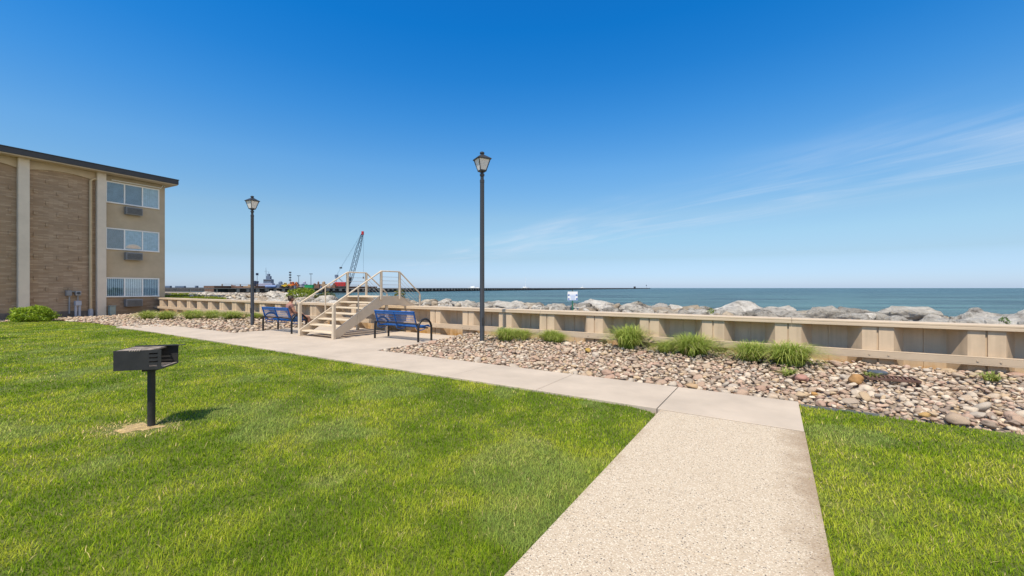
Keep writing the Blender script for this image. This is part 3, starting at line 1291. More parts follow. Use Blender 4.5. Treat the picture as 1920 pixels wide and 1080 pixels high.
# ------------------------------------------------------------------ ornamental grass, weeds, shrubs
def tuft_mesh(seed, nblade, rad, hgt, c0, c1, seg=5, width=0.009, spread=1.0, straw=0.05):
    r_ = np.random.default_rng(seed)
    V, Lp, St, Tt, C = [], [], [], [], []
    off = lo = 0
    c0, c1 = np.array(c0), np.array(c1)
    for i in range(nblade):
        th = r_.uniform(0, 2 * np.pi)
        br = rad * 0.30 * math.sqrt(r_.random())
        bt = r_.uniform(0, 2 * np.pi)
        bx, by = br * math.cos(bt), br * math.sin(bt)
        reach = rad * r_.uniform(0.20, 1.0) * spread
        h = hgt * r_.uniform(0.55, 1.1) * (1.05 - 0.35 * reach / rad)
        dx, dy = math.cos(th), math.sin(th)
        w = width * r_.uniform(0.6, 1.3)
        ua = 1.05 - 0.50 * min(1.0, reach / rad) * r_.uniform(0.7, 1.0)
        col = (c0 + (c1 - c0) * r_.random()) * r_.uniform(0.8, 1.2)
        if r_.random() < straw:
            col = np.array([0.55, 0.45, 0.22]) * r_.uniform(0.7, 1.1)
        for k in range(seg + 1):
            u = k / seg
            x = bx + dx * reach * u ** 1.3
            y = by + dy * reach * u ** 1.3
            z = h * (1 - ((u - ua) / ua) ** 2)
            ww = w * (1 - 0.85 * u)
            V.append((x - dy * ww / 2, y + dx * ww / 2, max(z, 0.0)))
            V.append((x + dy * ww / 2, y - dx * ww / 2, max(z, 0.0)))
            C += [col, col]
        for k in range(seg):
            q = off + 2 * k
            Lp += [q, q + 1, q + 3, q + 2]
            St.append(lo)
            Tt.append(4)
            lo += 4
        off += 2 * (seg + 1)
    return np_mesh("foliage", np.array(V), np.array(Lp), np.array(St), np.array(Tt), np.array(C), M_leaf, True)


M_leaf = attr_mat("leaf", 0.5, trans=0.35, spec=0.3)
G0, G1 = (0.20, 0.30, 0.03), (0.52, 0.56, 0.14)
tufts = [tuft_mesh(40 + i, 1000, 0.5, (0.50, 0.44, 0.48, 0.46)[i], G0, G1, width=0.010, spread=(1.1, 1.2, 1.1, 1.15)[i], straw=(0.04, 0.10, 0.03, 0.07)[i]) for i in range(4)]
TG = "ornamental grass clumps along the seawall"
# photo pixel of the foot, width in px, label
TU = [(949, 641, 50, "green grass clump nearest the lamp post in the middle"),
      (995, 636, 46, "tall narrow grass clump second from the middle lamp post"),
      (1040, 642, 38, "small low grass clump, left of the touching pair"),
      (1066, 640, 34, "small pale grass clump, right of the touching pair"),
      (1178, 656, 78, "broad two-crowned grass clump in front of the wall between the pair and the big clump"),
      (1250, 664, 44, "low weedy grass clump hugging the left of the big round clump"),
      (1298, 668, 88, "big round arching grass clump near the middle of the right stone bed"),
      (1408, 678, 78, "dark green grass clump left of the largest clump"),
      (1482, 686, 92, "largest arching grass clump, rightmost in the cobble bed"),
      (278, 594, 34, "far grass clump at the wall's end next to the building"),
      (312, 596, 36, "far grass clump second from the building"),
      (362, 597, 42, "far grass clump in the middle of the far row"),
      (398, 598, 34, "far grass clump second from the left lamp post"),
      (434, 600, 46, "far grass clump beside the left lamp post"),
      (487, 601, 22, "little grass clump right behind the left lamp post")]
for i, (px, py, wpx, lab) in enumerate(TU):
    zb = 0.03 if px > 600 else -0.03
    w_ = P(px, py, zb)
    a, t = at_of(w_.x, w_.y)
    t = min(t, 10.28)
    ww = wpx * w_.y / FPX
    o = link("grass_clump", tufts[i % 4])
    o.location = W(a, t, float(ground_z(a, t)) + 0.04)
    sc = ww / 0.95
    hs = min(max(sc, 0.72), 1.10)
    o.scale = (sc * 1.6, sc * rng.uniform(1.3, 1.6), hs * rng.uniform(0.92, 1.12))
    o.rotation_euler = (0, 0, rng.uniform(0, 6.28))
    tag(o, lab, "grass clump", TG)

weed_me = tuft_mesh(77, 60, 0.16, 0.16, (0.17, 0.24, 0.04), (0.42, 0.44, 0.12), seg=3, width=0.014)
WEEDS = [(1480, 697, 0, 1.3, "sprawling weeds at the foot of the largest grass clump"),
         (1630, 703, 0, 1.0, "weed growing beside the drain lid"), (1860, 712, 0, 1.3, "yellowish weed patch near the right end of the wall"),
         ]
for (px, py, z, s_, lab) in WEEDS:
    w_ = P(px, py, 0.1)
    a, t = at_of(w_.x, w_.y)
    o = link("weed", weed_me)
    o.location = W(a, min(t, 10.5), float(ground_z(a, min(t, 10.5))) + 0.08)
    o.scale = (s_ * 1.5, s_ * 1.5, s_ * 0.7)
    o.rotation_euler = (0, 0, rng.uniform(0, 6))
    tag(o, lab, "weed")


def leaf_cloud(seed, nleaf, rx, ry, rz, zc, c0, c1, ls, dense=0.55):
    r_ = np.random.default_rng(seed)
    d = r_.normal(size=(nleaf, 3))
    d /= np.linalg.norm(d, axis=1)[:, None]
    rad = r_.uniform(dense, 1.0, nleaf) ** 0.6
    bumpf = 1 + 0.13 * np.sin(d[:, 0] * 5 + seed) * np.cos(d[:, 1] * 6 + 1) + 0.10 * np.sin(d[:, 2] * 7 + d[:, 0] * 4) + r_.normal(0, 0.04, nleaf)
    c = d * (rad * bumpf)[:, None] * np.array([rx, ry, rz])
    c[:, 2] += zc
    keep = c[:, 2] > 0.01
    c, d = c[keep], d[keep]
    nleaf = len(c)
    u = r_.normal(size=(nleaf, 3)) + d * 0.4
    u /= np.linalg.norm(u, axis=1)[:, None]
    w = np.cross(u, r_.normal(size=(nleaf, 3)) + d)
    w /= np.linalg.norm(w, axis=1)[:, None]
    L = ls * r_.uniform(0.6, 1.3, nleaf)[:, None]
    V = np.stack([c - u * L, c + w * L * 0.45, c + u * L, c - w * L * 0.45], 1).reshape(-1, 3)
    k = np.clip(r_.random(nleaf), 0, 1)[:, None]
    col = (np.array(c0) + (np.array(c1) - np.array(c0)) * k) * r_.uniform(0.75, 1.2, (nleaf, 1))
    q = np.arange(nleaf * 4)
    return np_mesh("foliage", V, q, np.arange(nleaf) * 4, np.full(nleaf, 4), np.repeat(col, 4, 0), M_leaf, False)


M_bark = mat("bark", (0.10, 0.07, 0.045), 0.9, var=0.3, vscale=20, bump=0.5)


def shrub(name, loc, rx, ry, rz, zc, c0, c1, ls, nl, lab, seed, cat="shrub"):
    root = thing(name, lab, cat, loc)
    me = leaf_cloud(seed, nl, rx, ry, rz, zc, c0, c1, ls)
    o = bpy.data.objects.new("foliage", me)
    COL.objects.link(o)
    o.parent = root
    st = MB()
    r_ = random.Random(seed)
    for k in range(9):
        th = k * 0.7 + r_.random()
        st.tube([(0.04 * math.cos(th), 0.04 * math.sin(th), 0), (rx * 0.3 * math.cos(th), ry * 0.3 * math.sin(th), zc * 0.6), (rx * 0.6 * math.cos(th), ry * 0.6 * math.sin(th), zc * 1.1)], [0.014, 0.010, 0.005], 5)
    st.build("stems", M_bark, root)
    return root


w_ = P(61, 602, -0.15)
shrub("shrub", (w_.x, w_.y, -0.2), 0.95, 0.75, 0.50, 0.33, (0.12, 0.22, 0.012), (0.42, 0.54, 0.04), 0.055, 5200, "rounded bright green shrub against the brick wall left of the meters", 5)


def on_shore(px, py, z):
    v = P(px, py, z)
    return v


w_ = W(-23.8, 14.0, 0.85)
shrub("bush", (w_.x, w_.y, 0.85), 0.85, 0.6, 0.42, 0.32, (0.13, 0.20, 0.012), (0.34, 0.40, 0.03), 0.05, 2600, "bright yellow-green bush on the shore rocks left of the seated person", 8, "bush")
w_ = W(-20.9, 13.6, 0.8)
shrub("bush", (w_.x, w_.y, 0.8), 0.6, 0.5, 0.33, 0.20, (0.06, 0.09, 0.02), (0.22, 0.22, 0.07), 0.05, 1400, "dull green scrubby bush on the rocks behind the seated person", 9, "bush")
w_ = W(-13.9, 12.6, 0.8)
shrub("bush", (w_.x, w_.y, 0.8), 0.25, 0.25, 0.36, 0.36, (0.10, 0.12, 0.02), (0.24, 0.22, 0.05), 0.045, 600, "upright weedy bush on the rocks beside the top of the stairs", 10, "bush")
w_ = W(-1.45, 12.15, 0.8)
shrub("bush", (w_.x, w_.y, 0.8), 0.09, 0.09, 0.13, 0.12, (0.12, 0.22, 0.012), (0.32, 0.42, 0.03), 0.022, 150, "small leafy weed growing in a gap of the rocks behind the wall", 12, "weed")
w_ = W(3.75, 11.9, 0.8)
shrub("bush", (w_.x, w_.y, 0.8), 0.08, 0.08, 0.12, 0.12, (0.10, 0.17, 0.04), (0.24, 0.33, 0.10), 0.022, 120, "leafy weed on the rocks at the right edge of the view", 13, "weed")

# grassy bank behind the far end of the wall
bank = [(-27.2, 11.2), (-48, 11.2), (-62, 14), (-62, 22), (-48, 17.5), (-38, 14.6), (-30, 12.6)]
bank_w = [xy(a, t) for a, t in bank]
nn = 26000
ba = nr.uniform(-62, -27, nn)
bt = nr.uniform(11.2, 22, nn)
bx, by = AX.x * ba + TX.x * bt, AX.y * ba + TX.y * bt
ok = inside(bx, by, bank_w)
bx, by, ba, bt = bx[ok], by[ok], ba[ok], bt[ok]
nk = len(bx)
cb = np.array([0.10, 0.15, 0.015]) + (np.array([0.25, 0.28, 0.03]) - np.array([0.10, 0.15, 0.015])) * np.clip(fbm(bx * 0.6, by * 0.6, 3)[:, None] + nr.normal(0, 0.2, (nk, 1)), 0, 1)
zb = ground_z(ba, bt)
v, lo, st, tot, c = blade_field(bx, by, nr.uniform(0.12, 0.28, nk), np.full(nk, 0.035), cb, nr.uniform(0.2, 1.0, nk), zb - 0.02)
tag(link("grass", np_mesh("grass", v, lo, st, tot, c, M_blade, True)), "rough yellow-green grass on the bank behind the far end of the wall", "grass", kind='stuff')

# ------------------------------------------------------------------ street lamps
M_black = mat("dark_grey_metal", (0.034, 0.034, 0.036), 0.45, var=0.08, vscale=1.5, spec=0.5)
M_glass_f = mat("frosted_glass", (0.80, 0.77, 0.72), 0.4, var=0.03, vscale=6, spec=0.5)


def make_lamp(label, loc, rotz):
    root = thing("street_lamp", label, "street lamp", loc, rotz, "lantern lamps beside the path")
    H = 4.83   # top of pole
    m_ = MB()
    m_.lathe([(0.080, -0.3), (0.080, 0.0), (0.068, 0.02), (0.060, H - 0.30), (0.060, H - 0.28)], 16)
    m_.build("pole", M_black, root, True)
    m_ = MB()
    m_.lathe([(0.064, H - 0.28), (0.064, H - 0.2), (0.048, H - 0.19), (0.048, H - 0.10), (0.066, H - 0.09), (0.066, H - 0.03), (0.04, H - 0.02), (0.04, H + 0.02)], 16)
    m_.build("collar", M_black, root, True)
    z0, z1 = H + 0.06, H + 0.37
    r0, r1 = 0.125, 0.245
    fr = MB()
    fr.lathe([(0.05, H + 0.0), (0.10, H + 0.03), (r0 + 0.012, H + 0.035), (r0 + 0.012, z0)], 4, rot=R(45))
    for k in range(4):
        th, th2 = R(45 + 90 * k), R(135 + 90 * k)
        p0 = Vector((r0 * math.cos(th), r0 * math.sin(th), z0))
        p1 = Vector((r1 * math.cos(th), r1 * math.sin(th), z1))
        q1 = Vector((r1 * math.cos(th2), r1 * math.sin(th2), z1))
        q0 = Vector((r0 * math.cos(th2), r0 * math.sin(th2), z0))
        fr.tube([p0, p1], 0.013, 6)
        fr.tube([p1, q1], 0.013, 6)
        fr.tube([p0, q0], 0.012, 6)
    fr.build("lantern_frame", M_black, root)
    for k in range(4):
        th, th2 = R(45 + 90 * k), R(135 + 90 * k)
        s_ = 0.97
        pl = [Vector((r0 * s_ * math.cos(th), r0 * s_ * math.sin(th), z0)), Vector((r0 * s_ * math.cos(th2), r0 * s_ * math.sin(th2), z0)),
              Vector((r1 * s_ * math.cos(th2), r1 * s_ * math.sin(th2), z1)), Vector((r1 * s_ * math.cos(th), r1 * s_ * math.sin(th), z1))]
        nrm = (pl[1] - pl[0]).cross(pl[3] - pl[0]).normalized() * 0.005
        g_ = MB()
        g_.add([q for q in pl] + [q - nrm for q in pl], [(0, 1, 2, 3), (7, 6, 5, 4), (0, 4, 5, 1), (1, 5, 6, 2), (2, 6, 7, 3), (3, 7, 4, 0)])
        g_.build("glass_pane", M_glass_f, root)
    rf = MB()
    rf.lathe([(0.285, z1 - 0.008), (0.285, z1 + 0.020), (0.16, z1 + 0.085), (0.075, z1 + 0.130), (0.075, z1 + 0.135)], 4, rot=R(45))
    rf.build("lamp_roof", M_black, root, bevel=0.006)
    fi = MB()
    fi.lathe([(0.045, z1 + 0.13), (0.045, z1 + 0.155), (0.065, z1 + 0.165), (0.065, z1 + 0.20), (0.04, z1 + 0.22), (0.0, z1 + 0.225)], 14)
    fi.build("finial", M_black, root, True)
    hh = MB()
    hh.box(-0.035, 0.035, -0.075, -0.055, 0.55, 0.75)
    hh.build("hand_hole_cover", M_black, root)
    return root


l1 = P(904, 645)
lamp = make_lamp("dark lantern street lamp in the cobbles, the nearer and taller-looking of the two", (l1.x, l1.y, 0), R(28))
l2 = P(473, 611)
copy_tree(lamp, (l2.x, l2.y, -0.0), R(-24), "dark lantern street lamp standing by the left bench, the farther of the two")

# ------------------------------------------------------------------ park grill
M_grill = mat("black_grill_steel", (0.022, 0.021, 0.021), 0.62, var=0.35, vscale=6, spec=0.5, bump=0.05)
M_ash = mat("ash_burnt_steel", (0.24, 0.20, 0.165), 0.85, var=0.5, vscale=14, bump=0.3)
M_rust = mat("rusty_bars", (0.10, 0.055, 0.035), 0.8, var=0.4, vscale=25)


M_hook = mat("bright_worn_steel", (0.50, 0.40, 0.33), 0.5, var=0.2, vscale=30)


def make_grill(loc, rotz, label):
    root = thing("park_grill", label, "grill", loc, rotz, "pedestal grills on the lawn")
    zb, zt = 0.665, 0.885
    x0, x1, y0, y1 = -0.255, 0.185, -0.20, 0.19     # front face y0 (towards the viewer), open end x1
    m_ = MB()
    m_.tube([(0, 0, -0.3), (0, 0, zb)], 0.038, 14)
    m_.build("post", M_grill, root, True)
    m_ = MB()
    m_.box(-0.07, 0.06, -0.055, 0.055, zb - 0.045, zb - 0.003)
    m_.build("post_bracket", M_grill, root, bevel=0.004)
    th = 0.006
    fb = MB()
    # front plate with the louvre slots left open
    sx0, sx1 = x1 - 0.115, x1 - 0.035
    fb.box(x0, sx0, y0, y0 + th, zb, zt)
    fb.box(sx1, x1, y0, y0 + th, zb, zt)
    slots = [zb + 0.035 + 0.045 * k for k in range(4)]
    zs = [zb] + [v_ for s_ in slots for v_ in (s_, s_ + 0.015)] + [zt]
    for k in range(0, len(zs), 2):
        fb.box(sx0, sx1, y0, y0 + th, zs[k], zs[k + 1])
    fb.box(x0, x0 + th, y0 + th, y1 - th, zb, zt)               # closed end
    fb.box(x0, x1, y1 - th, y1, zb, zt)                        # back
    fb.box(x0 + th, x1, y0 + th, y1 - th, zb, zb + th)          # floor
    fb.build("firebox", M_grill, root)
    lv = MB()
    for s_ in slots:
        lv.bar((sx0, y0 - 0.004, s_ + 0.020), (sx1, y0 - 0.004, s_ + 0.020), 0.004, 0.008)
    lv.build("louvre", M_grill, root)
    ash = MB()
    ash.box(x0 + 0.02, x1 - 0.005, y0 + 0.015, y1 - 0.015, zb + th + 0.001, zb + 0.018)
    ash.build("ash_bed", M_ash, root, bevel=0.006)
    gr = MB()
    for k in range(19):
        y = y0 + 0.022 + k * (y1 - y0 - 0.05) / 18
        gr.tube([(x0 + 0.012, y, zt - 0.006), (x1 - 0.11, y, zt - 0.006)], 0.0058, 6)
    for x in (x0 + 0.05, x1 - 0.115):
        gr.bar((x, y0 + 0.01, zt - 0.017), (x, y1 - 0.01, zt - 0.017), 0.012, 0.006)
    gr.build("cooking_grate", M_ash, root)
    tp = MB()
    tp.box(x0 + 0.10, x1 + 0.075, y1 - 0.045, y1 - 0.002, zt + 0.001, zt + 0.008)      # flange with the handle end at the back
    tp.build("back_flange", M_grill, root)
    wl_ = MB()
    wl_.box(x0, x1, y1 + 0.001, y1 + 0.006, zt - 0.03, zt + 0.010)
    wl_.build("back_rim", M_grill, root)
    lk = MB()
    for k in range(5):
        lk.tube([(x0 + 0.15 + 0.022 * k, y0 - 0.004, zt - 0.004), (x0 + 0.15 + 0.022 * k, y0 + 0.03, zt + 0.006)], 0.008, 6)
    lk.build("grate_hooks", M_hook, root)
    return root


grill = make_grill((GRILL.x, GRILL.y, 0), R(16), "black steel pedestal grill with louvred firebox standing in the lawn")
copy_tree(grill, (-16.55, 12.95, -0.02), R(16), "black pedestal grill just left of the view, its shadow on the lawn")

# ------------------------------------------------------------------ benches
M_blue = mat("blue_coated_steel", (0.008, 0.105, 0.36), 0.45, var=0.12, vscale=5, spec=0.5)
M_tube = mat("black_coated_tube", (0.014, 0.012, 0.012), 0.4, var=0.1, spec=0.5)


def make_bench(loc, rotz, label, label_group):
    root = thing("park_bench", label, "bench", loc, rotz, label_group)
    LX = 0.94
    for sx_ in (-1, 1):
        x = sx_ * LX
        pts_ = [(x, -0.27, -0.05), (x, -0.27, 0.36)]
        for k in range(1, 12):
            th = math.pi * (1 - k / 12)
            pts_.append((x, 0.27 * math.cos(th), 0.38 + 0.27 * math.sin(th)))
        pts_ += [(x, 0.27, 0.36), (x, 0.27, -0.05)]
        m_ = MB()
        m_.tube(pts_, 0.032, 10)
        m_.build("leg", M_tube, root, True)
    m_ = MB()
    m_.tube([(-LX, -0.265, 0.52), (LX, -0.265, 0.52)], 0.021, 8)
    m_.tube([(-LX, 0.12, 0.385), (LX, 0.12, 0.385)], 0.021, 8)
    m_.build("cross_bar", M_tube, root, True)
    # side profile of seat and back (y, z)
    prof = [(-0.345, 0.865), (-0.315, 0.76), (-0.275, 0.62), (-0.235, 0.50), (-0.18, 0.435), (-0.10, 0.415), (0.0, 0.42), (0.13, 0.44), (0.23, 0.45), (0.285, 0.435), (0.30, 0.395)]
    for x in (-0.84, -0.005, 0.83):
        m_ = MB()
        for k in range(len(prof) - 1):
            p0, p1 = prof[k], prof[k + 1]
            m_.bar((x, p0[0], p0[1]), (x, p1[0], p1[1]), 0.012, 0.05, up=(0, 0.3, 1))
        # hooked loop under the seat at each rib
        lp = [(x, -0.24, 0.50)] + [(x, -0.05 + 0.19 * math.cos(q), 0.41 + 0.085 * math.sin(q)) for q in np.linspace(math.pi, 2 * math.pi, 9)]
        m_.tube(lp, 0.013, 6)
        m_.build("rib", M_blue, root)
    bk = MB()
    bk.bar((-0.86, -0.335, 0.825), (0.86, -0.335, 0.825), 0.016, 0.085, up=(0, -0.3, 0.95))
    bk.tube([(-0.86, -0.348, 0.872), (0.86, -0.348, 0.872)], 0.018, 8)
    bk.build("top_rail", M_blue, root)

    def interp(u):
        # u = 0..1 along the profile
        L = [0]
        for k in range(len(prof) - 1):
            L.append(L[-1] + math.dist(prof[k], prof[k + 1]))
        d = u * L[-1]
        for k in range(len(prof) - 1):
            if d <= L[k + 1] + 1e-9:
                f = (d - L[k]) / (L[k + 1] - L[k])
                return (prof[k][0] + (prof[k + 1][0] - prof[k][0]) * f, prof[k][1] + (prof[k + 1][1] - prof[k][1]) * f)
        return prof[-1]

    def panel(u0, u1, nx, nu, wdt):
        m_ = MB()
        for q in np.linspace(u0, u1, nu):
            y, z = interp(q)
            m_.bar((-0.83, y, z), (0.82, y, z), wdt, 0.005, up=(0, -0.7, 0.7) if q < 0.42 else (0, 0, 1))
        for x in np.linspace(-0.83, 0.82, nx):
            us = np.linspace(u0, u1, 5)
            for k in range(4):
                y0, z0 = interp(us[k])
                y1, z1 = interp(us[k + 1])
                m_.bar((x, y0, z0), (x, y1, z1), wdt, 0.004, up=(0, 0.3, 1))
        return m_
    panel(0.10, 0.37, 36, 5, 0.0075).build("back_mesh", M_blue, root)
    panel(0.53, 0.97, 40, 8, 0.017).build("seat_mesh", M_blue, root)
    fe = MB()
    fe.tube([(-0.88, 0.292, 0.42), (0.87, 0.292, 0.42)], 0.016, 8)
    fe.build("front_rail", M_blue, root)
    return root


BG = "blue benches facing the water"
bench = make_bench(W(-9.62, 8.84, 0.012), ROTZ, "empty blue steel bench with black legs, right of the stairs", BG)
copy_tree(bench, W(-14.88, 8.10, 0.012), ROTZ, "blue steel bench left of the stairs with a person seated on it")

# ------------------------------------------------------------------ stairs over the wall
M_step = mat("tan_stair_paint", (0.60, 0.495, 0.37), 0.6, var=0.08, vscale=3, bump=0.05)
M_tread = mat("pale_tread_plank", (0.62, 0.51, 0.37), 0.75, var=0.10, vscale=3, bump=0.15)
M_cable = mat("steel_cable", (0.55, 0.55, 0.53), 0.35, metal=0.8)
st = thing("stairs", "tan metal stairs with handrails climbing over the seawall to the rocks", "stairs", W(-12.30, 7.70, 0.012), ROTZ)
HW = 0.87
YD0, YD1, YE = 1.80, 2.62, 3.62
ZD = 1.27
for sx_ in (-1, 1):
    x = sx_ * HW
    m_ = MB()
    prof = [(-0.04, 0.0), (0.16, 0.0), (YD0 + 0.12, ZD - 0.30), (YD1 - 0.1, ZD - 0.30), (YE - 0.25, 0.80), (YE + 0.10, 0.80), (YD1 + 0.06, ZD + 0.02), (YD0 - 0.05, ZD + 0.02), (-0.04, 0.20)]
    m_.prism(prof, 'x', x - 0.022, x + 0.022)
    m_.build("stringer", M_step, st, bevel=0.004)
for i in range(1, 8):
    z = ZD * i / 7.0
    y = YD0 * (i - 1) / 6.4 + 0.02
    if i == 7:
        break
    m_ = MB()
    m_.box(-HW + 0.024, HW - 0.024, y, y + 0.29, z - 0.042, z)
    m_.build("tread", M_tread, st, bevel=0.005)
m_ = MB()
for k in range(5):
    m_.box(-HW + 0.024, HW - 0.024, YD0 - 0.06 + k * 0.178, YD0 - 0.06 + k * 0.178 + 0.17, ZD - 0.03, ZD + 0.012)
m_.build("deck", M_tread, st, bevel=0.004)
for i in (1, 2):
    m_ = MB()
    m_.box(-HW + 0.024, HW - 0.024, YD1 + 0.05 + 0.30 * i, YD1 + 0.33 + 0.30 * i, ZD - 0.15 * i - 0.04, ZD - 0.15 * i)
    m_.build("tread", M_tread, st, bevel=0.005)
RH = 0.86
for sx_ in (-1, 1):
    x = sx_ * (HW + 0.0)
    for (y, z0, z1, w_) in ((0.0, 0.0, 1.06, 0.085), (YD0, ZD - 0.1, ZD + RH, 0.07), (YD1, ZD - 0.1, ZD + RH, 0.07), (YE, 0.66, 1.33, 0.06)):
        m_ = MB()
        off_ = 0.024 * sx_
        m_.box(x - w_ / 2 + off_ * 2, x + w_ / 2 + off_ * 2, y - w_ / 2, y + w_ / 2, z0, z1)
        m_.build("rail_post", M_step, st, bevel=0.006)
    m_ = MB()
    ym = YD0 * 0.5
    m_.box(x + 0.024 * sx_ - 0.015, x + 0.024 * sx_ + 0.015, ym - 0.015, ym + 0.015, 0.42, (1.06 + ZD + RH) / 2)
    m_.build("rail_baluster", M_step, st)
    m_ = MB()
    xr = x + 0.05 * sx_
    m_.tube([(xr, -0.04, 1.045), (xr, YD0, ZD + RH + 0.02), (xr, YD1, ZD + RH + 0.02), (xr, YE, 1.36)], 0.025, 10)
    m_.build("handrail", M_step, st, True)
    for k in range(5):
        z = ZD + 0.14 + 0.135 * k
        m_ = MB()
        m_.tube([(xr, YD0, z), (xr, YD1, z), (xr, YE, z - 0.80)], 0.006, 5)
        m_.build("rail_cable", M_cable, st)
for sx_ in (-1, 1):
    m_ = MB()
    x = sx_ * (HW - 0.08)
    m_.box(x - 0.04, x + 0.04, YD0 + 0.30, YD0 + 0.38, 0.0, ZD - 0.30)
    m_.bar((x, YD0 + 0.30, 0.45), (x, YD0 - 0.35, ZD - 0.50), 0.05, 0.05)
    m_.build("support_leg", M_step, st)

# ------------------------------------------------------------------ person on the left bench
M_skin = mat("skin", (0.40, 0.205, 0.135), 0.5, var=0.08, vscale=12, spec=0.35)
M_hair = mat("dark_hair", (0.035, 0.022, 0.016), 0.6, var=0.3, vscale=40)
M_top = mat("dusty_pink_top", (0.30, 0.15, 0.125), 0.85, var=0.1, vscale=10)
M_short = mat("blue_shorts", (0.07, 0.16, 0.36), 0.85, var=0.25, vscale=9)


def skin_obj(name, joints_, edges, m, parent, root_i=0, sub=2):
    me = bpy.data.meshes.new(name)
    me.from_pydata([j[0] for j in joints_], edges, [])
    o = bpy.data.objects.new(name, me)
    COL.objects.link(o)
    o.parent = parent
    me.materials.append(m)
    sk = o.modifiers.new("skin", 'SKIN')
    lay = me.skin_vertices[0] if me.skin_vertices else None
    if lay is None:
        bm = bmesh.new()
        bm.from_mesh(me)
        bm.verts.layers.skin.verify()
        bm.to_mesh(me)
        bm.free()
        lay = me.skin_vertices[0]
    for i, j in enumerate(joints_):
        r_ = j[1]
        lay.data[i].radius = r_ if isinstance(r_, tuple) else (r_, r_)
        lay.data[i].use_root = (i == root_i)
    sk.use_smooth_shade = True
    sb = o.modifiers.new("sub", 'SUBSURF')
    sb.levels = sb.render_levels = sub
    return o


PL = W(-14.22, 8.10, 0.012)
person = thing("person", "person seated on the left bench seen from behind, dark hair, dusty pink top, blue shorts", "person", PL, ROTZ - R(12))
J = []
E = []


def jn(p_, r_, par=None):
    J.append((p_, r_))
    if par is not None:
        E.append((par, len(J) - 1))
    return len(J) - 1


pel = jn((0, -0.08, 0.535), (0.155, 0.115))
sp1 = jn((0, -0.14, 0.70), (0.135, 0.10), pel)
sp2 = jn((0, -0.17, 0.86), (0.15, 0.105), sp1)
chs = jn((0, -0.16, 0.97), (0.135, 0.085), sp2)
nk = jn((0, -0.135, 1.055), 0.052, chs)
hd0 = jn((0, -0.115, 1.12), (0.068, 0.075), nk)
hd1 = jn((0, -0.105, 1.20), (0.078, 0.092), hd0)
hd2 = jn((0, -0.11, 1.265), (0.058, 0.068), hd1)
for s_ in (-1, 1):
    sh = jn((s_ * 0.165, -0.165, 0.975), 0.058, chs)
    el = jn((s_ * 0.235, -0.06, 0.72), 0.043, sh)
    wr = jn((s_ * 0.15, 0.15, 0.665), 0.030, el)
    pa_ = jn((s_ * 0.115, 0.215, 0.65), (0.036, 0.020), wr)
    for q in range(4):
        fx = s_ * (0.115 + (q - 1.5) * 0.020)
        k1 = jn((fx - s_ * 0.01, 0.255, 0.645), 0.0095, pa_)
        k2 = jn((fx - s_ * 0.02, 0.285 - 0.004 * abs(q - 1), 0.625), 0.0085, k1)
    t1_ = jn((s_ * 0.075, 0.225, 0.648), 0.010, pa_)
    jn((s_ * 0.060, 0.25, 0.638), 0.009, t1_)
    hp = jn((s_ * 0.10, -0.03, 0.525), 0.10, pel)
    knee = jn((s_ * 0.17, 0.40, 0.555), 0.064, hp)
    clf = jn((s_ * 0.165, 0.44, 0.36), 0.055, knee)
    ank = jn((s_ * 0.15, 0.44, 0.10), 0.036, clf)
    heel = jn((s_ * 0.15, 0.45, 0.04), 0.034, ank)
    jn((s_ * 0.165, 0.60, 0.025), (0.038, 0.022), heel)
skin_obj("body", J, E, M_skin, person)
# top
TJ = [((0, -0.085, 0.56), (0.168, 0.128)), ((0, -0.14, 0.70), (0.148, 0.113)), ((0, -0.17, 0.86), (0.162, 0.118)), ((0, -0.16, 0.975), (0.140, 0.093)),
      ((-0.165, -0.165, 0.975), 0.070), ((-0.205, -0.115, 0.86), 0.062), ((0.165, -0.165, 0.975), 0.070), ((0.205, -0.115, 0.86), 0.062)]
skin_obj("top", TJ, [(0, 1), (1, 2), (2, 3), (3, 4), (4, 5), (3, 6), (6, 7)], M_top, person)
SJ = [((0, -0.08, 0.54), (0.165, 0.122)), ((-0.10, -0.02, 0.53), 0.112), ((-0.155, 0.26, 0.552), 0.088), ((0.10, -0.02, 0.53), 0.112), ((0.155, 0.26, 0.552), 0.088)]
skin_obj("shorts", SJ, [(0, 1), (1, 2), (0, 3), (3, 4)], M_short, person)
# hair, nose, ears
hv, hf = ico(3)
hv = hv * np.array([0.092, 0.108, 0.105]) + np.array([0, -0.118, 1.20])
keep = [k for k in range(len(hf)) if not np.any((hv[hf[k]][:, 1] > -0.055) & (hv[hf[k]][:, 2] < 1.245)) and np.all(hv[hf[k]][:, 2] > 1.11)]
hm = MB()
hm.add(hv, [tuple(hf[k]) for k in keep])
bun, bf = ico(2)
hm.add(bun * 0.042 + np.array([0, -0.205, 1.275]), [tuple(q) for q in bf])
ho = hm.build("hair", M_hair, person, True)
fm = MB()
fv, ff = ico(2)
fm.add(fv * np.array([0.012, 0.016, 0.02]) + np.array([0, -0.012, 1.175]), [tuple(q) for q in ff])
for s_ in (-1, 1):
    fm.add(fv * np.array([0.012, 0.02, 0.03]) + np.array([s_ * 0.083, -0.108, 1.175]), [tuple(q) for q in ff])
fm.build("nose_and_ears", M_skin, person, True)
ey = MB()
for s_ in (-1, 1):
    ey.add(fv * 0.010 + np.array([s_ * 0.03, -0.022, 1.195]), [tuple(q) for q in ff])
ey.build("eyes", M_hair, person, True)
lp_ = MB()
lp_.add(fv * np.array([0.022, 0.008, 0.006]) + np.array([0, -0.032, 1.132]), [tuple(q) for q in ff])
lp_.build("lips", M_top, person, True)

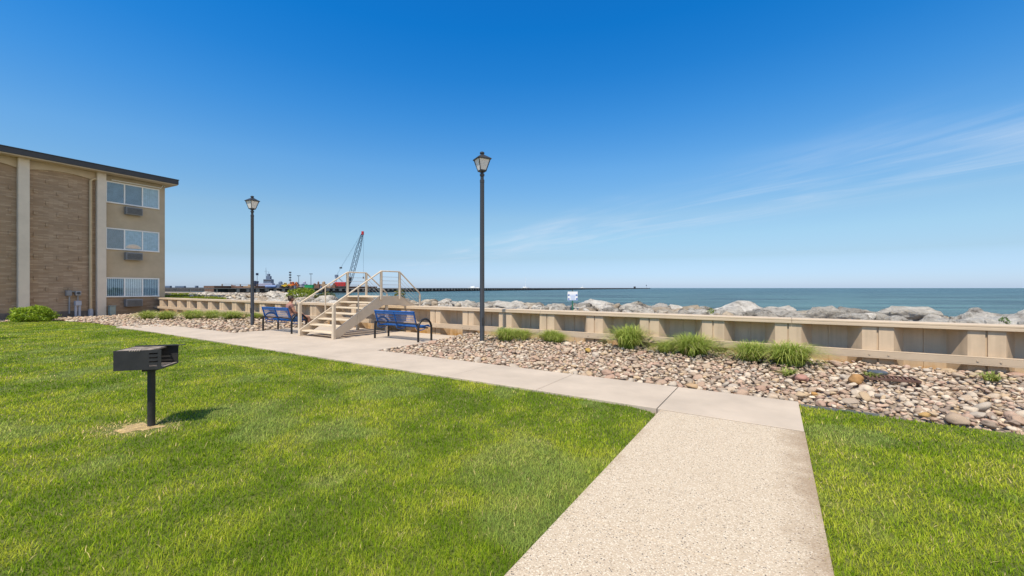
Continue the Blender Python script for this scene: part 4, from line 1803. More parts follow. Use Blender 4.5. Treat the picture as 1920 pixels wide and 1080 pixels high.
# ------------------------------------------------------------------ sign on the rocks
M_signw = mat("white_sign_plate", (0.78, 0.79, 0.80), 0.45, var=0.03)
M_signb = mat("blue_sign_print", (0.05, 0.14, 0.40), 0.45, var=0.1)
M_signp = mat("green_sign_post", (0.035, 0.15, 0.10), 0.6, var=0.2)
M_signl = mat("pale_blue_sign_print", (0.30, 0.44, 0.72), 0.45, var=0.2, vscale=30)
sl = P(1073.5, 583, 0.80)
a_, t_ = at_of(sl.x, sl.y)
t_ = 11.62
# keep it on the photo's line of sight at that distance
rr_ = (1073.5 - 960) / FPX
a_ = -(t_ * (TX.x - rr_ * TX.y)) / (AX.x - rr_ * AX.y)
sl = W(a_, t_, 0.76)
sign = thing("notice_sign", "small white and blue notice sign on a green post among the rocks", "sign", sl, R(4))
m_ = MB()
m_.box(-0.022, 0.022, -0.012, 0.012, -0.1, 0.72)
m_.build("sign_post", M_signp, sign)
m_ = MB()
m_.tube([(0, 0.0, 0.72), (0, 0, 0.82)], 0.012, 6)
m_.build("post_tip", M_black, sign)
m_ = MB()
m_.box(-0.155, 0.155, -0.020, -0.013, 0.44, 0.71)
m_.build("sign_plate", M_signw, sign, bevel=0.002)
m_ = MB()
for (xa, xb, za, zb_) in ((-0.145, -0.095, 0.58, 0.625), (0.095, 0.148, 0.58, 0.625), (-0.145, -0.10, 0.462, 0.508), (0.105, 0.15, 0.462, 0.512)):
    m_.box(xa, xb, -0.0225, -0.0202, za, zb_)
m_.build("symbol_squares", M_signb, sign)
m_ = MB()
for (xa, xb, za, zb_) in ((-0.085, 0.085, 0.60, 0.612), (-0.08, 0.085, 0.565, 0.58), (-0.06, 0.075, 0.535, 0.548), (-0.145, 0.148, 0.445, 0.458), (-0.075, 0.08, 0.505, 0.517), (-0.05, 0.06, 0.475, 0.487)):
    m_.box(xa, xb, -0.0225, -0.0202, za, zb_)
m_.build("printed_lines", M_signl, sign)

# ------------------------------------------------------------------ drain in the cobbles
M_rg = mat("rusty_grate", (0.13, 0.07, 0.05), 0.8, var=0.3, vscale=15)
dg = P(1668, 711, 0.07)
a_, t_ = at_of(dg.x, dg.y)
drain = thing("drain_grate", "rusty brown slotted drain grate lying in the cobbles beside the orange stone", "drain grate", W(a_, t_, float(ground_z(a_, t_)) + 0.10), ROTZ + R(8))
m_ = MB()
m_.box(-0.34, 0.34, -0.17, -0.145, 0, 0.035)
m_.box(-0.34, 0.34, 0.145, 0.17, 0, 0.035)
m_.box(-0.34, -0.315, -0.144, 0.144, 0, 0.035)
m_.box(0.315, 0.34, -0.144, 0.144, 0, 0.035)
m_.build("grate_frame", M_rg, drain)
m_ = MB()
for k in range(11):
    x = -0.28 + k * 0.056
    m_.bar((x - 0.03, -0.144, 0.02), (x + 0.03, 0.144, 0.02), 0.022, 0.022)
m_.build("grate_bars", M_rg, drain)
M_lid = mat("dark_blue_lid", (0.075, 0.090, 0.110), 0.5, var=0.3, vscale=10)
dl = P(1645, 699, 0.10)
a_, t_ = at_of(dl.x, dl.y)
m_ = MB()
m_.lathe([(0.13, 0.0), (0.14, 0.02), (0.14, 0.040), (0.12, 0.055), (0.0, 0.06)], 20)
tag(m_.build("manhole_cover", M_lid, None, True, loc=W(a_, min(t_, 10.3), float(ground_z(a_, min(t_, 10.3))) + 0.09), rotz=0.2), "dark blue round drain lid half hidden in the cobbles behind the grate", "manhole cover")

# ------------------------------------------------------------------ apartment building
BD = Vector((0.458, 0.889, 0)).normalized()      # along the facade, away from the viewer
BN = Vector((0.889, -0.458, 0)).normalized()     # facade normal
B0 = Vector((-25.8, 25.8, -0.22))
BROT = math.atan2(BD.y, BD.x)                    # local x along facade, local -y is the facade normal
bld = thing("apartment_building", "three storey tan brick apartment building with flat dark roof", "building", B0, BROT)
ZG = -B0.z


def bz(py, k, out=0.0):
    """height (local) of photo row py on the facade at distance k"""
    Y = (B0 + BD * k + BN * out).y
    return EYE + (540 - py) / FPX * Y - B0.z


def bk(px, out=0.0):
    r_ = (px - 960) / FPX
    o_ = B0 + BN * out
    return (r_ * o_.y - o_.x) / (BD.x - r_ * BD.y)


KE = bk(310)
M_brick = bpy.data.materials.new("roman_brick")
M_brick.use_nodes = True
n, l, b = N(M_brick)
b.inputs['Roughness'].default_value = 0.85
b.inputs['Specular IOR Level'].default_value = 0.25
tcn = n.new('ShaderNodeTexCoord')
sx = n.new('ShaderNodeSeparateXYZ')
l.new(tcn.outputs['Object'], sx.inputs[0])
cb_ = n.new('ShaderNodeCombineXYZ')
l.new(sx.outputs[0], cb_.inputs[0])
l.new(sx.outputs[2], cb_.inputs[1])
br = n.new('ShaderNodeTexBrick')
br.inputs['Scale'].default_value = 1.0
br.inputs['Brick Width'].default_value = 0.40
br.inputs['Row Height'].default_value = 0.072
br.inputs['Mortar Size'].default_value = 0.007
br.inputs['Color1'].default_value = (0.37, 0.265, 0.18, 1)
br.inputs['Color2'].default_value = (0.56, 0.43, 0.31, 1)
br.inputs['Mortar'].default_value = (0.36, 0.265, 0.185, 1)
br.inputs['Bias'].default_value = -0.35
l.new(cb_.outputs[0], br.inputs['Vector'])
nz = n.new('ShaderNodeTexNoise')
nz.inputs['Scale'].default_value = 1.0
nz.inputs['Detail'].default_value = 3
mpb = n.new('ShaderNodeMapping')
mpb.inputs['Scale'].default_value = (1.3, 6.0, 1)
l.new(cb_.outputs[0], mpb.inputs[0])
l.new(mpb.outputs[0], nz.inputs['Vector'])
mrr = n.new('ShaderNodeMapRange')
mrr.inputs[1].default_value = 0.35
mrr.inputs[2].default_value = 0.7
mrr.inputs[3].default_value = 0.92
mrr.inputs[4].default_value = 1.10
l.new(nz.outputs[0], mrr.inputs[0])
sc_ = n.new('ShaderNodeVectorMath')
sc_.operation = 'SCALE'
l.new(br.outputs['Color'], sc_.inputs[0])
l.new(mrr.outputs[0], sc_.inputs['Scale'])
l.new(sc_.outputs[0], b.inputs['Base Color'])
bp = n.new('ShaderNodeBump')
bp.inputs['Strength'].default_value = 0.6
bp.inputs['Distance'].default_value = 0.012
bp.invert = True
l.new(br.outputs['Fac'], bp.inputs['Height'])
l.new(bp.outputs[0], b.inputs['Normal'])

M_stucco = mat("olive_tan_stucco", (0.49, 0.405, 0.29), 0.9, var=0.10, vscale=0.9, bump=0.25, bscale=80)
M_pillar = mat("pale_grey_pillar", (0.72, 0.63, 0.52), 0.75, var=0.06, vscale=1.5, bump=0.05)
M_fascia_b = mat("beige_header", (0.56, 0.45, 0.32), 0.8, var=0.07, vscale=1.5)
M_roof = mat("dark_slate_fascia", (0.040, 0.046, 0.058), 0.45, var=0.12, vscale=2)
M_white = mat("white_window_frame", (0.84, 0.84, 0.83), 0.4, var=0.04)
M_ac = mat("grey_air_unit", (0.24, 0.25, 0.26), 0.5, var=0.12, vscale=6)
M_acd = mat("dark_air_grille", (0.06, 0.07, 0.085), 0.6)
M_pipe = mat("beige_downspout", (0.56, 0.44, 0.28), 0.6, var=0.08)
M_cond = mat("grey_conduit", (0.34, 0.35, 0.37), 0.5, var=0.1)
M_box = mat("grey_meter_box", (0.24, 0.25, 0.265), 0.5, var=0.1)
M_util = mat("blue_grey_pedestal", (0.40, 0.43, 0.50), 0.5, var=0.08)
M_gbox = mat("grey_green_cabinet", (0.27, 0.34, 0.32), 0.6, var=0.1)
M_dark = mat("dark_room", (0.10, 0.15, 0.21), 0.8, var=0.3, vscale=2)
M_blind = mat("pale_blind", (0.80, 0.80, 0.76), 0.7, var=0.05)
M_screen = mat("insect_screen", (0.17, 0.16, 0.17), 0.7, var=0.15, vscale=3)
M_curt = mat("grey_curtain", (0.40, 0.50, 0.56), 0.8, var=0.15, vscale=5)
M_cush = mat("tan_cushion", (0.80, 0.64, 0.50), 0.85, var=0.1)
M_pane = bpy.data.materials.new("window_glass")
M_pane.use_nodes = True
n, l, b = N(M_pane)
gl = n.new('ShaderNodeBsdfGlossy')
gl.inputs['Color'].default_value = (0.55, 0.80, 1.0, 1)
gl.inputs['Roughness'].default_value = 0.02
tr = n.new('ShaderNodeBsdfTransparent')
tr.inputs[0].default_value = (0.93, 0.97, 1.0, 1)
mxs = n.new('ShaderNodeMixShader')
mxs.inputs[0].default_value = 0.925
l.new(gl.outputs[0], mxs.inputs[1])
l.new(tr.outputs[0], mxs.inputs[2])
l.new(mxs.outputs[0], n['Material Output'].inputs[0])

HT = bz(317, 0.0) - 0.27         # soffit height, local
KL = -14.0
LP = bk(45, 0.3)
DEP = 13.0
# brick wall of the left bays (mesh x along facade, -y is outwards)
m_ = MB()
m_.box(KL, 0.02, 0.0, DEP, 0, HT - 0.02)
r_ = random.Random(5)
zrow = 1.0
ri = 0
while zrow < HT - 0.8:
    k = -0.9 - (0.45 if ri % 2 else 0)
    while k > KL:
        if abs(k - LP) > 0.35 and abs(k + 0.2) > 0.3:
            m_.box(k - 0.05, k + 0.05, -0.045, 0.001, zrow, zrow + 0.21)
        k -= 0.92
    zrow += 0.62
    ri += 1
for _ in range(150):
    k, z = r_.uniform(KL, -0.5), r_.uniform(0.6, HT - 0.6)
    z = round(z / 0.072) * 0.072 + 0.004
    L = r_.choice((0.3, 0.4, 0.6))
    m_.box(k, k + L, -0.014, 0.001, z, z + 0.064)
m_.build("brick_wall", M_brick, bld)
# lower brick band and stucco of the right bay
ZB = bz(557, 1.6) - 0.02
m_ = MB()
m_.box(0.021, KE, 0.10, DEP, 0, ZB)
m_.build("brick_base", M_brick, bld)
m_ = MB()
m_.box(0.022, KE, 0.06, DEP, ZB + 0.003, HT - 0.02)
m_.build("stucco_wall", M_stucco, bld)
# grey plinth under the brick
m_ = MB()
m_.box(KL, -0.2, -0.03, -0.002, 0.0, 0.42)
m_.build("plinth", mat("grey_plinth", (0.16, 0.14, 0.125), 0.9, var=0.15), bld)
# pillars
for kp in (LP, 0.0, LP - (0 - LP)):
    m_ = MB()
    m_.box(kp - 0.21, kp + 0.21, -0.32, -0.032, 0, HT)
    m_.build("pillar", M_pillar, bld, bevel=0.01)
# arched headers between pillars
for (ka, kb_) in ((LP + 0.215, -0.215), (LP + LP + 0.215, LP - 0.215)):
    m_ = MB()
    poly = [(ka, HT - 0.005), (kb_, HT - 0.005)]
    for q in np.linspace(1, 0, 17):
        x = ka + (kb_ - ka) * q
        poly.append((x, HT - 0.34 - 0.19 * (2 * q - 1) ** 2))
    m_.prism(poly, 'y', -0.09, -0.002)
    m_.build("arched_header", M_fascia_b, bld)
# roof
m_ = MB()
m_.box(KL - 0.5, KE + 0.42, -0.72, DEP + 0.5, HT + 0.002, HT + 0.06)
m_.build("soffit", M_fascia_b, bld)
m_ = MB()
m_.box(KL - 0.52, KE + 0.46, -0.76, DEP + 0.55, HT + 0.062, HT + 0.36)
m_.box(KL - 0.55, KE + 0.49, -0.79, DEP + 0.58, HT + 0.362, HT + 0.41)
m_.build("roof", M_roof, bld, bevel=0.01)


def window(k0_, k1_, z0, z1, kinds, yf=0.06):
    f = MB()
    d = 0.055
    f.box(k0_, k1_, yf - d, yf - 0.003, z1 - 0.07, z1)
    f.box(k0_, k1_, yf - d - 0.03, yf - 0.003, z0, z0 + 0.075)
    w3 = (k1_ - k0_) / 3
    for i in range(4):
        x = k0_ + w3 * i
        ww = 0.035
        xa, xb = (x, x + 2 * ww) if i == 0 else (x - 2 * ww, x) if i == 3 else (x - ww, x + ww)
        f.box(xa, xb, yf - d + 0.002, yf - 0.003, z0 + 0.076, z1 - 0.071)
    fr = f.build("window", M_white, bld, bevel=0.004)
    for i, kd in enumerate(kinds):
        xa, xb = k0_ + w3 * i + 0.037, k0_ + w3 * (i + 1) - 0.037
        g_ = MB()
        g_.box(xa, xb, yf - 0.030, yf - 0.026, z0 + 0.077, z1 - 0.072)
        g_.build("pane", M_pane, fr)
        c_ = MB()
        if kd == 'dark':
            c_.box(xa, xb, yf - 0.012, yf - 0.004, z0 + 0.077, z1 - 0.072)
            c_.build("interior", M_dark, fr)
        elif kd == 'screen':
            c_.box(xa, xb, yf - 0.012, yf - 0.004, z0 + 0.077, z1 - 0.072)
            c_.build("screen", M_screen, fr)
        elif kd == 'curtain':
            nn_ = 14
            for q in range(nn_):
                x0_ = xa + (xb - xa) * q / nn_
                c_.box(x0_ + 0.002, x0_ + (xb - xa) / nn_ - 0.002, yf - 0.018 + 0.006 * (q % 2), yf - 0.004, z0 + 0.077, z1 - 0.072)
            c_.build("curtain", M_curt, fr)
        else:
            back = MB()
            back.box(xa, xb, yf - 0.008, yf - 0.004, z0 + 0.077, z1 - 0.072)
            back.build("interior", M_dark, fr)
            nn_ = 9
            for q in range(nn_):
                x0_ = xa + (xb - xa) * q / nn_
                wd = (xb - xa) / nn_ * (0.72 if kd == 'blind' else 0.35)
                c_.box(x0_ + 0.01, x0_ + 0.01 + wd, yf - 0.020, yf - 0.010, z0 + 0.077, z1 - 0.072)
            c_.build("blind", M_blind if kd == 'blind' else M_curt, fr)
    return fr


WK0, WK1 = bk(198), bk(299)
zz = []
for (ya, yb, kinds) in ((338, 379, ('dark', 'dark', 'curtain')), (426, 467, ('screen', 'curtain', 'curtain')), (520, 557.5, ('slit', 'blind', 'slit'))):
    z1_, z0_ = bz(ya, WK0), bz(yb, WK0)
    zz.append((z0_, z1_))
    fr_ = window(WK0, WK1, z0_, z1_, kinds)
    if ya == 426:
        cu = MB()
        hv_, hf_ = ico(3)
        w3 = (WK1 - WK0) / 3
        hv2 = hv_ * np.array([w3 * 0.46, 0.012, 0.30]) + np.array([WK0 + w3 * 1.5, 0.06 - 0.022 + 0.0, z0_ + 0.14])
        kp_ = [k for k in range(len(hf_)) if np.all(hv2[hf_[k]][:, 2] > z0_ + 0.078)]
        cu.add(hv2, [tuple(hf_[k]) for k in kp_])
        cu.build("cushion", M_cush, fr_, True)
# window halves just at the left edge of the view
for (ya, yb) in ((303, 336), (405, 440), (513, 546)):
    kk = bk(2)
    window(kk - 2.6, kk - 0.10, bz(yb, kk), bz(ya, kk), ('dark', 'curtain', 'curtain'), yf=0.0)
# air units under the windows
AK0, AK1 = bk(237, 0.3), bk(268, 0.3)
for (z0_, z1_) in zz:
    m_ = MB()
    m_.box(AK0, AK1, -0.30, 0.058 if z0_ > 1.5 else 0.098, z0_ - 0.62, z0_ - 0.13)
    ac = m_.build("air_unit", M_ac, bld, bevel=0.015)
    g_ = MB()
    for q in range(9):
        zq = z0_ - 0.57 + q * 0.043
        g_.box(AK0 + 0.05, AK1 - 0.05, -0.316, -0.302, zq, zq + 0.018)
    g_.build("air_grille", M_acd, ac)
# downspout
kd = bk(170, 0.12)
m_ = MB()
ztop = bz(335, kd)
m_.tube([(kd + 0.55, -0.20, ztop + 0.05), (kd + 0.12, -0.15, ztop), (kd, -0.12, ztop - 0.15), (kd, -0.12, 0.5)], 0.075, 10)
m_.build("downspout", M_pipe, bld, True)
m_ = MB()
m_.tube([(kd, -0.12, 0.0), (kd, -0.12, 0.42), (kd, -0.12, 0.52)], [0.12, 0.12, 0.09], 10)
m_.build("drain_boot", M_util, bld, True)
# conduit under the eave of the right bay
m_ = MB()
m_.tube([(WK0 + 0.3, 0.03, zz[0][1] + 0.10), (WK1 + 0.1, 0.03, zz[0][1] + 0.13), (WK1 + 0.22, 0.03, zz[0][1] + 0.34), (KE - 0.05, -0.05, HT - 0.10)], 0.035, 8)
m_.build("conduit", M_white, bld, True)


def wallbox(px0, px1, py0, py1, d, m, name, bev=0.01):
    k0_, k1_ = bk(px0, d), bk(px1, d)
    kk = (k0_ + k1_) / 2
    m_ = MB()
    m_.box(k0_, k1_, -d, -0.032, bz(py1, kk, d), bz(py0, kk, d))
    return m_.build(name, m, bld, bevel=bev)


wallbox(124.5, 135, 544.5, 554.5, 0.26, M_box, "electric_meter_box")
mb2 = wallbox(142, 152.5, 545.5, 554, 0.26, M_cond, "electric_meter_box")
kk = bk(147.5, 0.27)
m_ = MB()
zc_ = bz(549.5, kk, 0.27)
m_.tube([(kk, -0.261, zc_), (kk, -0.31, zc_)], 0.075, 12)
m_.build("meter_dial", M_acd, mb2, True)
kk = bk(130.5, 0.15)
m_ = MB()
m_.tube([(kk, -0.12, bz(555, kk, 0.12)), (kk, -0.12, bz(588, kk, 0.12))], 0.035, 8)
m_.tube([(bk(146, 0.12), -0.12, bz(554.5, kk, 0.12)), (bk(146, 0.12), -0.12, bz(564, kk, 0.12))], 0.03, 8)
m_.tube([(bk(135, 0.12), -0.12, bz(547, kk, 0.12)), (bk(142, 0.12), -0.12, bz(547, kk, 0.12))], 0.035, 8)
m_.build("conduit", M_cond, bld, True)


def ground_box(name, label, px0, px1, py0, py1, d, m, cat, legs=False):
    k0_, k1_ = bk(px0, d), bk(px1, d)
    kk = (k0_ + k1_) / 2
    ztop = bz(py0, kk, d)
    zbot = bz(py1, kk, d)
    root = thing(name, label, cat, B0 + BD * kk + BN * (d - 0.12), BROT)
    hw = (k1_ - k0_) / 2
    m_ = MB()
    if legs:
        m_.box(-hw, hw, -0.14, 0.14, zbot, ztop)
        m_.build("cabinet", m, root, bevel=0.015)
        for s_ in (-1, 1):
            q = MB()
            q.tube([(s_ * hw * 0.6, 0, 0), (s_ * hw * 0.6, 0, zbot)], 0.06, 8)
            q.build("leg", m, root, True)
    else:
        m_.box(-hw, hw, -0.16, 0.16, 0, ztop)
        m_.build("cabinet", m, root, bevel=0.02)
        q = MB()
        q.box(-hw - 0.02, hw + 0.02, -0.18, 0.18, ztop + 0.002, ztop + 0.05)
        q.build("lid", m, root, bevel=0.01)
    return root


ground_box("utility_pedestal", "blue grey utility box on two pipe legs below the electric meters", 141.5, 153, 564, 573, 0.55, M_util, "utility box", True)
ground_box("utility_cabinet", "small grey green utility cabinet at the foot of the right window bay", 206, 217, 574.5, 594, 0.6, M_gbox, "utility cabinet")
# cobble strip at the foot of the building
pos, size = [], []
for _ in range(2300):
    k = r_.uniform(-12, KE - 0.3)
    o_ = r_.uniform(0.05, 2.6)
    q = B0 + BD * k + BN * o_
    a, t = at_of(q.x, q.y)
    if inside(np.array([q.x]), np.array([q.y]), L_left)[0] or t > 10.6:
        continue
    pos.append((q.x, q.y, float(ground_z(a, t)) + r_.uniform(0.02, 0.07)))
    size.append(r_.uniform(0.08, 0.15))
stone_cloud("river_cobbles", np.array(pos), np.array(size), shapes1, "strip of pale cobbles along the foot of the apartment building", "cobbles", tilt=0.4)

# ------------------------------------------------------------------ pier and what stands on it
PS = Vector((-150.0, 215.0, 0))
PD = Vector((0.432, 0.902, 0)).normalized()
PN = Vector((PD.y, -PD.x, 0))      # to the right of the pier, towards the viewer side
PROT = math.atan2(PD.y, PD.x)


def pier_m(px, off=0.0):
    r_ = (px - 960) / FPX
    o_ = PS + PN * off
    return (r_ * o_.y - o_.x) / (PD.x - r_ * PD.y)


def pier_pt(px, off=0.0, z=1.55):
    q = PS + PN * off + PD * pier_m(px, off)
    return Vector((q.x, q.y, z))


M_pierc = mat("weathered_pier_concrete", (0.30, 0.27, 0.235), 0.9, var=0.3, vscale=0.3)
M_pierd = mat("dark_pier_timber", (0.045, 0.04, 0.04), 0.9, var=0.4, vscale=0.8)
pier = thing("pier", "long dark pier running far out into the lake", "pier", PS, PROT)
m_ = MB()
PLEN = 1720
m_.box(0, PLEN, -0.6, 14, 1.15, 1.5)
m_.build("pier_deck", M_pierc, pier)
m_ = MB()
m_.box(2, PLEN, 0.5, 13, WATER_Z - 2, 1.148)
m_.build("pier_wall", M_pierd, pier)
m_ = MB()
rp = random.Random(4)
for i in range(330):
    x = 6 + i * 5.2
    if x > PLEN - 5:
        break
    h0 = rp.uniform(-0.9, -0.2)
    m_.box(x, x + rp.uniform(1.4, 2.5), -0.5, 0.49, h0, 1.10)
m_.build("pier_fenders", M_pierc, pier)
# sloping land end
m_ = MB()
m_.prism([(-42, 0.9), (0, 1.15), (0, 1.5), (-42, 1.25)], 'y', -0.6, 4)
for k in range(7):
    m_.box(-40 + k * 6, -39.4 + k * 6, -0.3, 0.3, WATER_Z - 2, 0.95)
m_.build("landing_ramp", M_pierc, pier)

M_navy = mat("navy_hull", (0.028, 0.040, 0.075), 0.5, var=0.2, vscale=1)
M_steelb = mat("blue_grey_steel", (0.13, 0.17, 0.24), 0.5, var=0.2, vscale=1)
M_hullb = mat("mid_blue_tank", (0.13, 0.20, 0.38), 0.5, var=0.15, vscale=1)
M_lav = mat("pale_grey_blue_house", (0.34, 0.36, 0.46), 0.5, var=0.1, vscale=1)
M_red = mat("crane_red", (0.46, 0.018, 0.018), 0.5, var=0.2, vscale=1)
M_orange = mat("machine_orange", (0.55, 0.13, 0.02), 0.5, var=0.2, vscale=1)
M_yel = mat("machine_yellow", (0.58, 0.40, 0.02), 0.5, var=0.2, vscale=1)
M_green = mat("container_green", (0.02, 0.26, 0.10), 0.5, var=0.2, vscale=1)
M_brown = mat("rusty_brown_steel", (0.16, 0.09, 0.06), 0.8, var=0.3, vscale=1)
M_tan = mat("tan_plant", (0.34, 0.24, 0.15), 0.7, var=0.2, vscale=1)
M_lattice = mat("crane_lattice", (0.040, 0.065, 0.105), 0.5, var=0.15, vscale=0.3)
M_tyre = mat("dark_rubber", (0.02, 0.02, 0.02), 0.8)


def px_m(px, off=0.0):
    return pier_pt(px, off).y / FPX     # metres per photo pixel there


# crawler crane
cp = pier_pt(645, -3)
u_ = cp.y / FPX
crane = thing("crawler_crane", "red crawler crane with tall blue lattice boom on the pier", "crane", (cp.x, cp.y, 1.5), 0)
m_ = MB()
for s_ in (-1.6, 1.6):
    m_.prism([(-3.4, 0.5), (-2.9, 0), (2.9, 0), (3.4, 0.5), (2.9, 1.1), (-2.9, 1.1)], 'y', s_ - 0.45, s_ + 0.45)
m_.build("crawler_track", M_tyre, crane)
m_ = MB()
m_.box(-2.4, 2.4, -1.1, 1.1, 0.5, 1.25)
m_.build("carbody", M_brown, crane)
m_ = MB()
m_.box(-6.0, 1.6, -1.7, 1.7, 1.3, 4.2)
m_.box(-7.2, -6.02, -1.6, 1.6, 1.3, 3.2)
m_.build("machinery_house", M_red, crane, bevel=0.15)
m_ = MB()
m_.box(1.65, 4.2, -1.7, -0.2, 1.3, 3.7)
cb2 = m_.build("operator_cab", M_brown, crane, bevel=0.1)
m_ = MB()
m_.box(2.6, 4.05, -1.76, -1.71, 2.5, 3.7)
m_.box(4.21, 4.25, -1.55, -0.35, 2.3, 3.7)
m_.build("cab_window", M_acd, cb2)
for k in range(4):
    q = MB()
    q.box(-5.6 + 1.8 * k, -4.5 + 1.8 * k, -1.74, -1.71, 1.6, 3.7)
    q.build("house_door", mat("red_brown_panel", (0.30, 0.04, 0.035), 0.6, var=0.2), crane)
FOOT = Vector((3.2, 0, 1.9))
TIP = Vector(((680 - 645) * u_, 0, (540 - 436) * u_ + EYE - 1.5))
bd = (TIP - FOOT)
bl = bd.length
bd.normalize()
bup = Vector((0, 1, 0)).cross(bd).normalized()
bs = Vector((0, 1, 0))
m_ = MB()
nseg = 22


def bw(f):
    return 0.25 + 1.05 * min(1.0, f / 0.12, (1 - f) / 0.35 + 0.12)


for i in range(nseg):
    f0, f1 = i / nseg, (i + 1) / nseg
    w0, w1 = bw(f0), bw(f1)
    c0_, c1_ = FOOT + bd * bl * f0, FOOT + bd * bl * f1
    cor0 = [c0_ + bup * sx_ * w0 + bs * sy_ * w0 for sx_, sy_ in ((-1, -1), (1, -1), (1, 1), (-1, 1))]
    cor1 = [c1_ + bup * sx_ * w1 + bs * sy_ * w1 for sx_, sy_ in ((-1, -1), (1, -1), (1, 1), (-1, 1))]
    for k in range(4):
        m_.tube([cor0[k], cor1[k]], 0.16, 4)
        a_i, b_i = (k, (k + 1) % 4)
        m_.tube([cor0[a_i], cor1[b_i]] if i % 2 else [cor0[b_i], cor1[a_i]], 0.075, 4)
m_.build("lattice_boom", M_lattice, crane)
m_ = MB()
m_.tube([FOOT, FOOT + bd * 6], [0.9, 1.0], 6)
m_.build("boom_foot", M_acd, crane)
m_ = MB()
m_.box(TIP.x - 0.75, TIP.x + 0.75, -0.6, 0.6, TIP.z - 1.6, TIP.z + 0.9)
m_.build("boom_head", M_red, crane, bevel=0.2)
GAN = Vector(((631 - 645) * u_, 0, (540 - 517) * u_))
m_ = MB()
m_.tube([(-6.0, -1.2, 4.4), GAN], 0.2, 6)
m_.tube([(-6.0, 1.2, 4.4), GAN], 0.2, 6)
m_.tube([(-1.0, -1.2, 4.4), GAN], 0.15, 6)
m_.tube([(-1.0, 1.2, 4.4), GAN], 0.15, 6)
m_.box(GAN.x - 1.0, GAN.x + 1.0, -0.7, 0.7, GAN.z - 1.2, GAN.z + 0.8)
m_.build("gantry", M_steelb, crane)
BRI = Vector(((639 - 645) * u_, 0, (540 - 502) * u_))
m_ = MB()
m_.box(BRI.x - 0.8, BRI.x + 0.8, -0.5, 0.5, BRI.z - 0.5, BRI.z + 0.6)
m_.build("bridle_block", M_acd, crane, bevel=0.15)
m_ = MB()
for s_ in (-0.5, 0.5):
    m_.tube([GAN + Vector((0, s_, 0)), BRI + Vector((0, s_, 0)), TIP + Vector((-0.3, s_, 0))], 0.035, 4)
m_.build("pendant_cable", M_lattice, crane)
m_ = MB()
m_.tube([TIP + Vector((0.5, 0, 0)), Vector((TIP.x + 0.5, 0, 8.0))], 0.06, 4)
m_.build("hoist_cable", M_lattice, crane)
m_ = MB()
m_.box(TIP.x + 0.1, TIP.x + 0.9, -0.3, 0.3, 6.6, 8.0)
m_.build("hook_block", M_brown, crane, bevel=0.1)

# tug lying on the far side of the pier
tpz = pier_pt(503, -22, WATER_Z)
u_ = tpz.y / FPX
tug = thing("tugboat", "navy and grey tugboat with radar mast moored behind the pier", "tugboat", tpz, R(6))


def hull(L, B, z0, z1, sheer, bow):
    m_ = MB()
    st_ = []
    for i in range(13):
        f = i / 12
        w = B / 2 * (1 - max(0, (f - 0.62) / 0.38) ** 2.2) * (0.85 + 0.15 * min(1, f / 0.15))
        w = max(w, 0.05)
        x = -L / 2 + L * f
        top = z1 + sheer * max(0, (f - 0.45) / 0.55) ** 2
        st_.append(((x - 0.0, w * 0.75, z0), (x + bow * max(0, f - 0.6), w, top)))
    vs, fs = [], []
    for (lo_, up_) in st_:
        vs += [(lo_[0], -lo_[1], lo_[2]), (up_[0], -up_[1], up_[2]), (up_[0], up_[1], up_[2]), (lo_[0], lo_[1], lo_[2])]
    for i in range(12):
        q = i * 4
        for k in range(4):
            fs.append((q + k, q + (k + 1) % 4, q + 4 + (k + 1) % 4, q + 4 + k))
    fs += [(0, 1, 2, 3), (51, 50, 49, 48)]
    return m_.add(vs, fs)


hull(19, 6, -0.6, 3.4, 1.2, -1.0).build("hull", M_navy, tug)
m_ = MB()
m_.box(-5.0, 3.2, -2.0, 2.0, 3.4, 6.0)
m_.build("deckhouse", M_lav, tug, bevel=0.1)
m_ = MB()
m_.box(-2.2, 2.6, -1.7, 1.7, 6.0, 8.6)
wh = m_.build("wheelhouse", M_steelb, tug, bevel=0.1)
m_ = MB()
m_.box(-2.0, 2.4, -1.76, -1.71, 7.3, 8.2)
m_.build("wheelhouse_window", M_acd, wh)
m_ = MB()
m_.box(-1.0, 1.6, -1.0, 1.0, 8.62, 10.6)
m_.box(-0.4, 0.9, -0.8, 0.8, 10.62, 12.0)
m_.build("upper_bridge", M_steelb, tug, bevel=0.1)
m_ = MB()
m_.tube([(-1.2, 0, 8.6), (-1.4, 0, 15.8)], [0.16, 0.08], 6)
m_.tube([(-2.3, 0, 13.4), (-0.4, 0, 13.4)], 0.07, 5)
m_.tube([(0.3, 0, 12.0), (0.3, 0, 13.4)], 0.09, 5)
m_.build("mast", M_steelb, tug)
m_ = MB()
m_.lathe([(0.9, 3.4), (0.8, 6.6), (0.85, 6.7), (0.85, 7.4)], 10, (-6.6, 0))
m_.lathe([(1.3, 3.4), (1.4, 6.0), (1.0, 7.6)], 10, (-8.3, 0))
m_.build("funnel", M_navy, tug)
m_ = MB()
m_.tube([(-6.6, 0, 7.4), (-6.6, 0, 10.8)], 0.10, 5)
m_.lathe([(0.15, 11.0), (0.75, 11.1), (0.75, 12.4), (0.15, 12.5)], 10, (-6.6, 0))
m_.build("signal_basket", M_navy, tug)

# barge left of the tug
bpz = pier_pt(458, -12, 0)
barge = thing("work_barge", "rusty brown barge bow rising left of the tugboat", "barge", (bpz.x, bpz.y, WATER_Z), R(186))
hull(13, 6, -0.6, 3.4, 1.6, 1.5).build("hull", M_brown, barge)
m_ = MB()
m_.box(-5.0, -0.5, -2.0, 2.0, 3.2, 4.3)
m_.box(-3.6, -2.4, -1.0, 1.0, 4.31, 5.0)
m_.build("deck_cargo", M_tan, barge)

